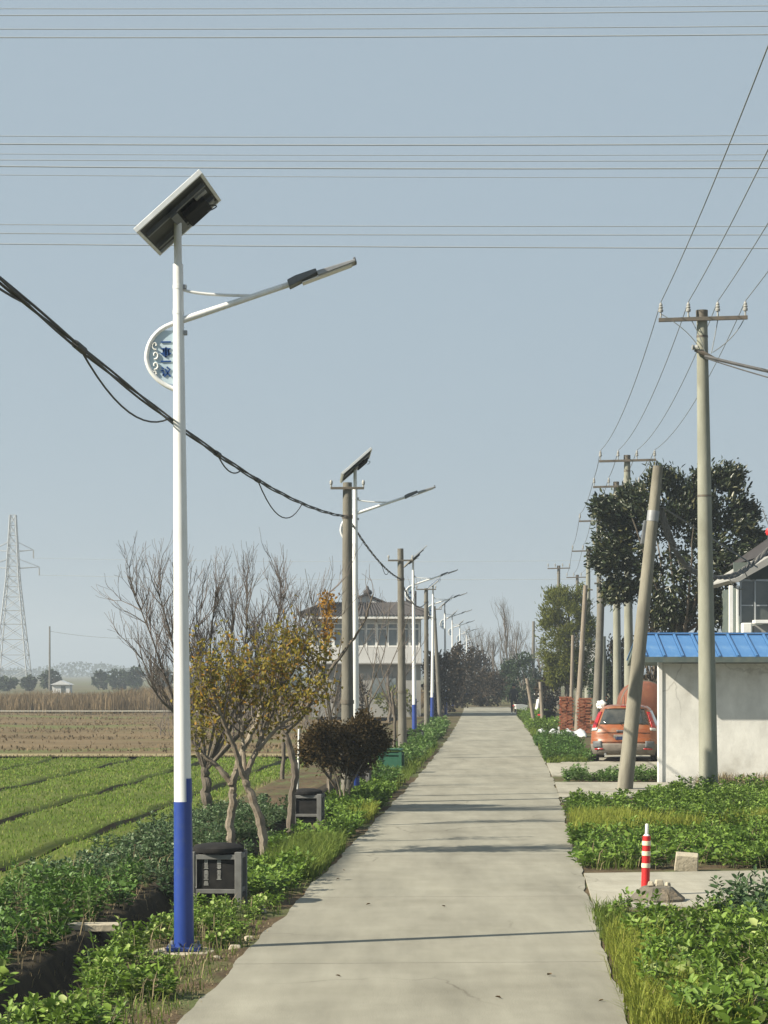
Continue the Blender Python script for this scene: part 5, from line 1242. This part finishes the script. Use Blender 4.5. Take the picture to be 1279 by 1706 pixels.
for sx, y in ((1, .09), (-1, .02)):
    hnd = MB().box((sx * .225, y, .82), (.04, .07, .09))
    for f in range(4): hnd.tube([(sx * .225, y - .025 + f * .017, .78), (sx * .215, y - .02 + f * .017, .73 - (.01 if f in (1, 2) else 0))], .008, 5)
    hnd.tube([(sx * .21, y + .035, .82), (sx * .2, y + .05, .77)], .009, 5); hnd.build('hand', M['skin'], per)
tag(per, 'person in dark clothes and white shoes walking away along the road', 'person')

# ------------------------------------------------------------------ rubbish bins
def slat_bin(loc, w, h, frame, body, text, label, rz=0.0, lid=True, group='framed rubbish bins on the left verge'):
    root = empty('rubbish_bin', loc, rz); dp = w * .82
    for sx in (-1, 1):
        for sy in (-1, 1): MB().box((sx * w / 2, sy * dp / 2, h * .44), (.075 if sx > 0 else .05, .06, h * .88)).build('frame_post', frame, root, bevel=.006)
    for z, t in ((h * .80, .05), (h * .26, .045)):
        for sy in (-1, 1): MB().box((0, sy * dp / 2, z), (w - .055, .045, t)).build('frame_rail', frame, root, bevel=.004)
        for sx in (-1, 1): MB().box((sx * w / 2, 0, z), (.045, dp - .065, t)).build('frame_rail', frame, root, bevel=.004)
    MB().box((0, 0, h * .46), (w - .07, dp - .05, h * .84)).build('bucket', body, root, bevel=.02)
    pf = MB().box((0, -dp / 2 + .012, h * .53), (w - .09, .012, h * .48)).build('front_panel', body, root)
    if lid:
        MB().lathe([(w * .55, 0), (w * .57, .02), (w * .56, .05), (w * .48, .075), (w * .28, .09), (.02, .095)], (0, 0, h * .86), 22).build('lid', body, root, True)
    if text:
        rr = random.Random(4); tx = MB(); y = -dp / 2 + .002
        for cx, zs in ((-.10, (.70, .62, .53, .45, .36)), (.035, (.70, .62, .53, .45))):
            for z in zs:
                s = .05; zc = h * z + .02
                for k in range(4): tx.box((cx, y, zc - s / 2 + s * (k + .3) / 4), (s * rr.uniform(.6, 1), .004, .007))
                for k in range(2): tx.box((cx + rr.uniform(-.016, .016), y, zc), (.007, .004, s * rr.uniform(.6, .95)))
        tx.build('stencilled_text', M['porcelain'], pf)
    return tag(root, label, 'bin', group)
slat_bin((gx(364, 23.9), 23.9, 0), .48, .66, M['binframe'], M['binblack'], True, 'black bin in a grey frame with white stencilled characters beside the nearest lamp', R(-4))
slat_bin((gx(513, 36.6), 36.6, .02), .42, .55, M['binframe'], M['binblack'], False, 'black bin in a grey frame between the autumn trees and the round bush', R(-6))
slat_bin((gx(598, 46.2), 46.2, 0), .40, .52, M['binframe'], M['binblack'], False, 'small dark framed bin half hidden behind the round bush', R(-6))
gb = slat_bin((gx(652, 55), 55, 0), .50, .60, M['bingreen'], M['bingreen'], False, 'green plastic bin standing in front of the weathered concrete pole', R(-8), False)
MB().box((0, 0, .585), (.56, .48, .045)).build('lid', M['bingreen'], gb, bevel=.015); MB().tube([(-.2, -.26, .60), (.2, -.26, .60)], .014, 6).build('handle', M['bingreen'], gb)
slat_bin((gx(690, 77), 77, 0), .55, .50, M['darkmetal'], M['binblack'], False, 'dark bin at the foot of the lamp before the white house', R(-5))

# ------------------------------------------------------------------ small things at right
d = 24.6; fp = empty('marker_post', (gx(1075, d), d, .025)); H = .80
MB().lathe([(.055, 0), (.055, .05), (.046, .06), (.043, .66)], (0, 0, 0), 18).build('post', M['postred'], fp, True)
for z in (.34, .47, .58): MB().lathe([(.047, -.024), (.049, -.022), (.049, .022), (.047, .024)], (0, 0, z), 18).build('reflective_band', M['reflect'], fp, True)
MB().lathe([(.036, .66), (.030, .67), (.019, .68), (.018, .78), (.010, .79)], (0, 0, 0), 14).build('white_tip', M['white'], fp, True)
MB().lathe([(.11, 0), (.10, .03), (.06, .05)], (0, 0, 0), 18).build('base', M['tyre'], fp, True)
fp.rotation_euler = (0, R(1.5), 0); tag(fp, 'red flexible post with pale reflective bands on the side path corner', 'marker post')
d = 24.05; rc = empty('stone_cover', (gx(1094, d), d, .02)); g = np.random.default_rng(220)
s_ = MB().lathe([(.30, 0), (.30, .045), (.27, .07), (.16, .165), (.13, .17)], (0, 0, 0), 10); s_.v = [v + Vector(g.normal(0, .008, 3)) for v in s_.v]; s_.build('cover', M['rock'], rc)
s_ = MB(); 
for x, y, z, s in ((-.06, 0, .20, .07), (.03, .02, .205, .10), (.12, 0, .195, .06)): s_.box((x, y, z), (s, s * .8, s * .7), Matrix.Rotation(x * 5, 3, 'Z'), .7)
s_.build('rubble', M['stonepale'], rc, bevel=.01); tag(rc, 'weathered conical concrete cover topped with rubble beside the red post', 'concrete cover')
d = 28.2; o = MB().box((0, 0, .11), (.29, .16, .21), Matrix.Rotation(R(14), 3, 'X') @ Matrix.Rotation(R(4), 3, 'Y'), .93).build('stone_block', M['stonepale'], None, bevel=.012); o.location = (gx(1138, d), d - .35, .02); o.rotation_euler = (0, 0, R(-8)); tag(o, 'pale squared stone block tilted at the edge of the bean bed', 'stone block')
# plank over the ditch
pk = empty('ditch_plank', (gx(172, 21.6), 21.6, .0)); 
for i in range(2): MB().box((-.32 + i * .36 - .05, 0, .035), (.35, .22, .07), Matrix.Rotation(R(3), 3, 'Z')).build('concrete_slab', M['stonepale'], pk, bevel=.008)
tag(pk, 'two short concrete slabs bridging the ditch left of the lamp', 'slab')
# broken stones along the verge edge
for i, (px, d, s) in enumerate([(392, 20.0, .12), (430, 23.2, .16), (412, 20.8, .10), (405, 24.6, .11), (436, 24.8, .13), (360, 19.4, .09)]):
    m_ = MB().box((0, 0, 0), (s, s * .8, s * .5), Matrix.Rotation(i, 3, 'Z'), .75); m_.v = [v + Vector(g.normal(0, s * .06, 3)) for v in m_.v]
    o = m_.build('stone', M['stonepale'], None, bevel=.01); o.location = (gx(px, d), d, s * .22); tag(o, 'pale broken stone at the road edge near the nearest lamp', 'stone', 'broken stones at the road edge')
# fallen leaves on the road
me = np_mesh('fallen_leaf', *leaf_arrays(np.array([[0, 0, .004]]), np.array([[1., 0, .1]]), np.array([[0, 0, 1.]]), np.array([.09]), np.array([.05]), .9, -.1), M['deadleaf'])
for px, py in [(610, 1513), (742, 1516), (836, 1671), (997, 1676), (912, 1632), (568, 1634), (540, 1447), (575, 1455), (505, 1470), (560, 1470)]:
    d = HC * F / (py - YH); o = link('fallen_leaf', me); o.location = (gx(px, d), d, .032); o.rotation_euler = (0, 0, rnd.uniform(0, 6.28)); s = rnd.uniform(.35, .7); o.scale = (s, s, s * 1.2); tag(o, 'small dead leaf lying on the concrete road', 'leaf', 'dead leaves on the road')

# ------------------------------------------------------------------ hazy air
hz_ = MB().box((0, 0, 29), (5400, 5400, 60.6)).build('haze', None); tag(hz_, 'pale winter haze filling the air', 'haze', kind='stuff')
hm = bpy.data.materials.new('haze'); hm.use_nodes = True; nt = hm.node_tree; nt.nodes.clear()
vo = nt.nodes.new('ShaderNodeVolumePrincipled'); vo.inputs['Color'].default_value = (.68, .77, .86, 1); vo.inputs['Density'].default_value = .00075; vo.inputs['Anisotropy'].default_value = .2
oo = nt.nodes.new('ShaderNodeOutputMaterial'); nt.links.new(vo.outputs[0], oo.inputs['Volume']); hz_.data.materials.append(hm)
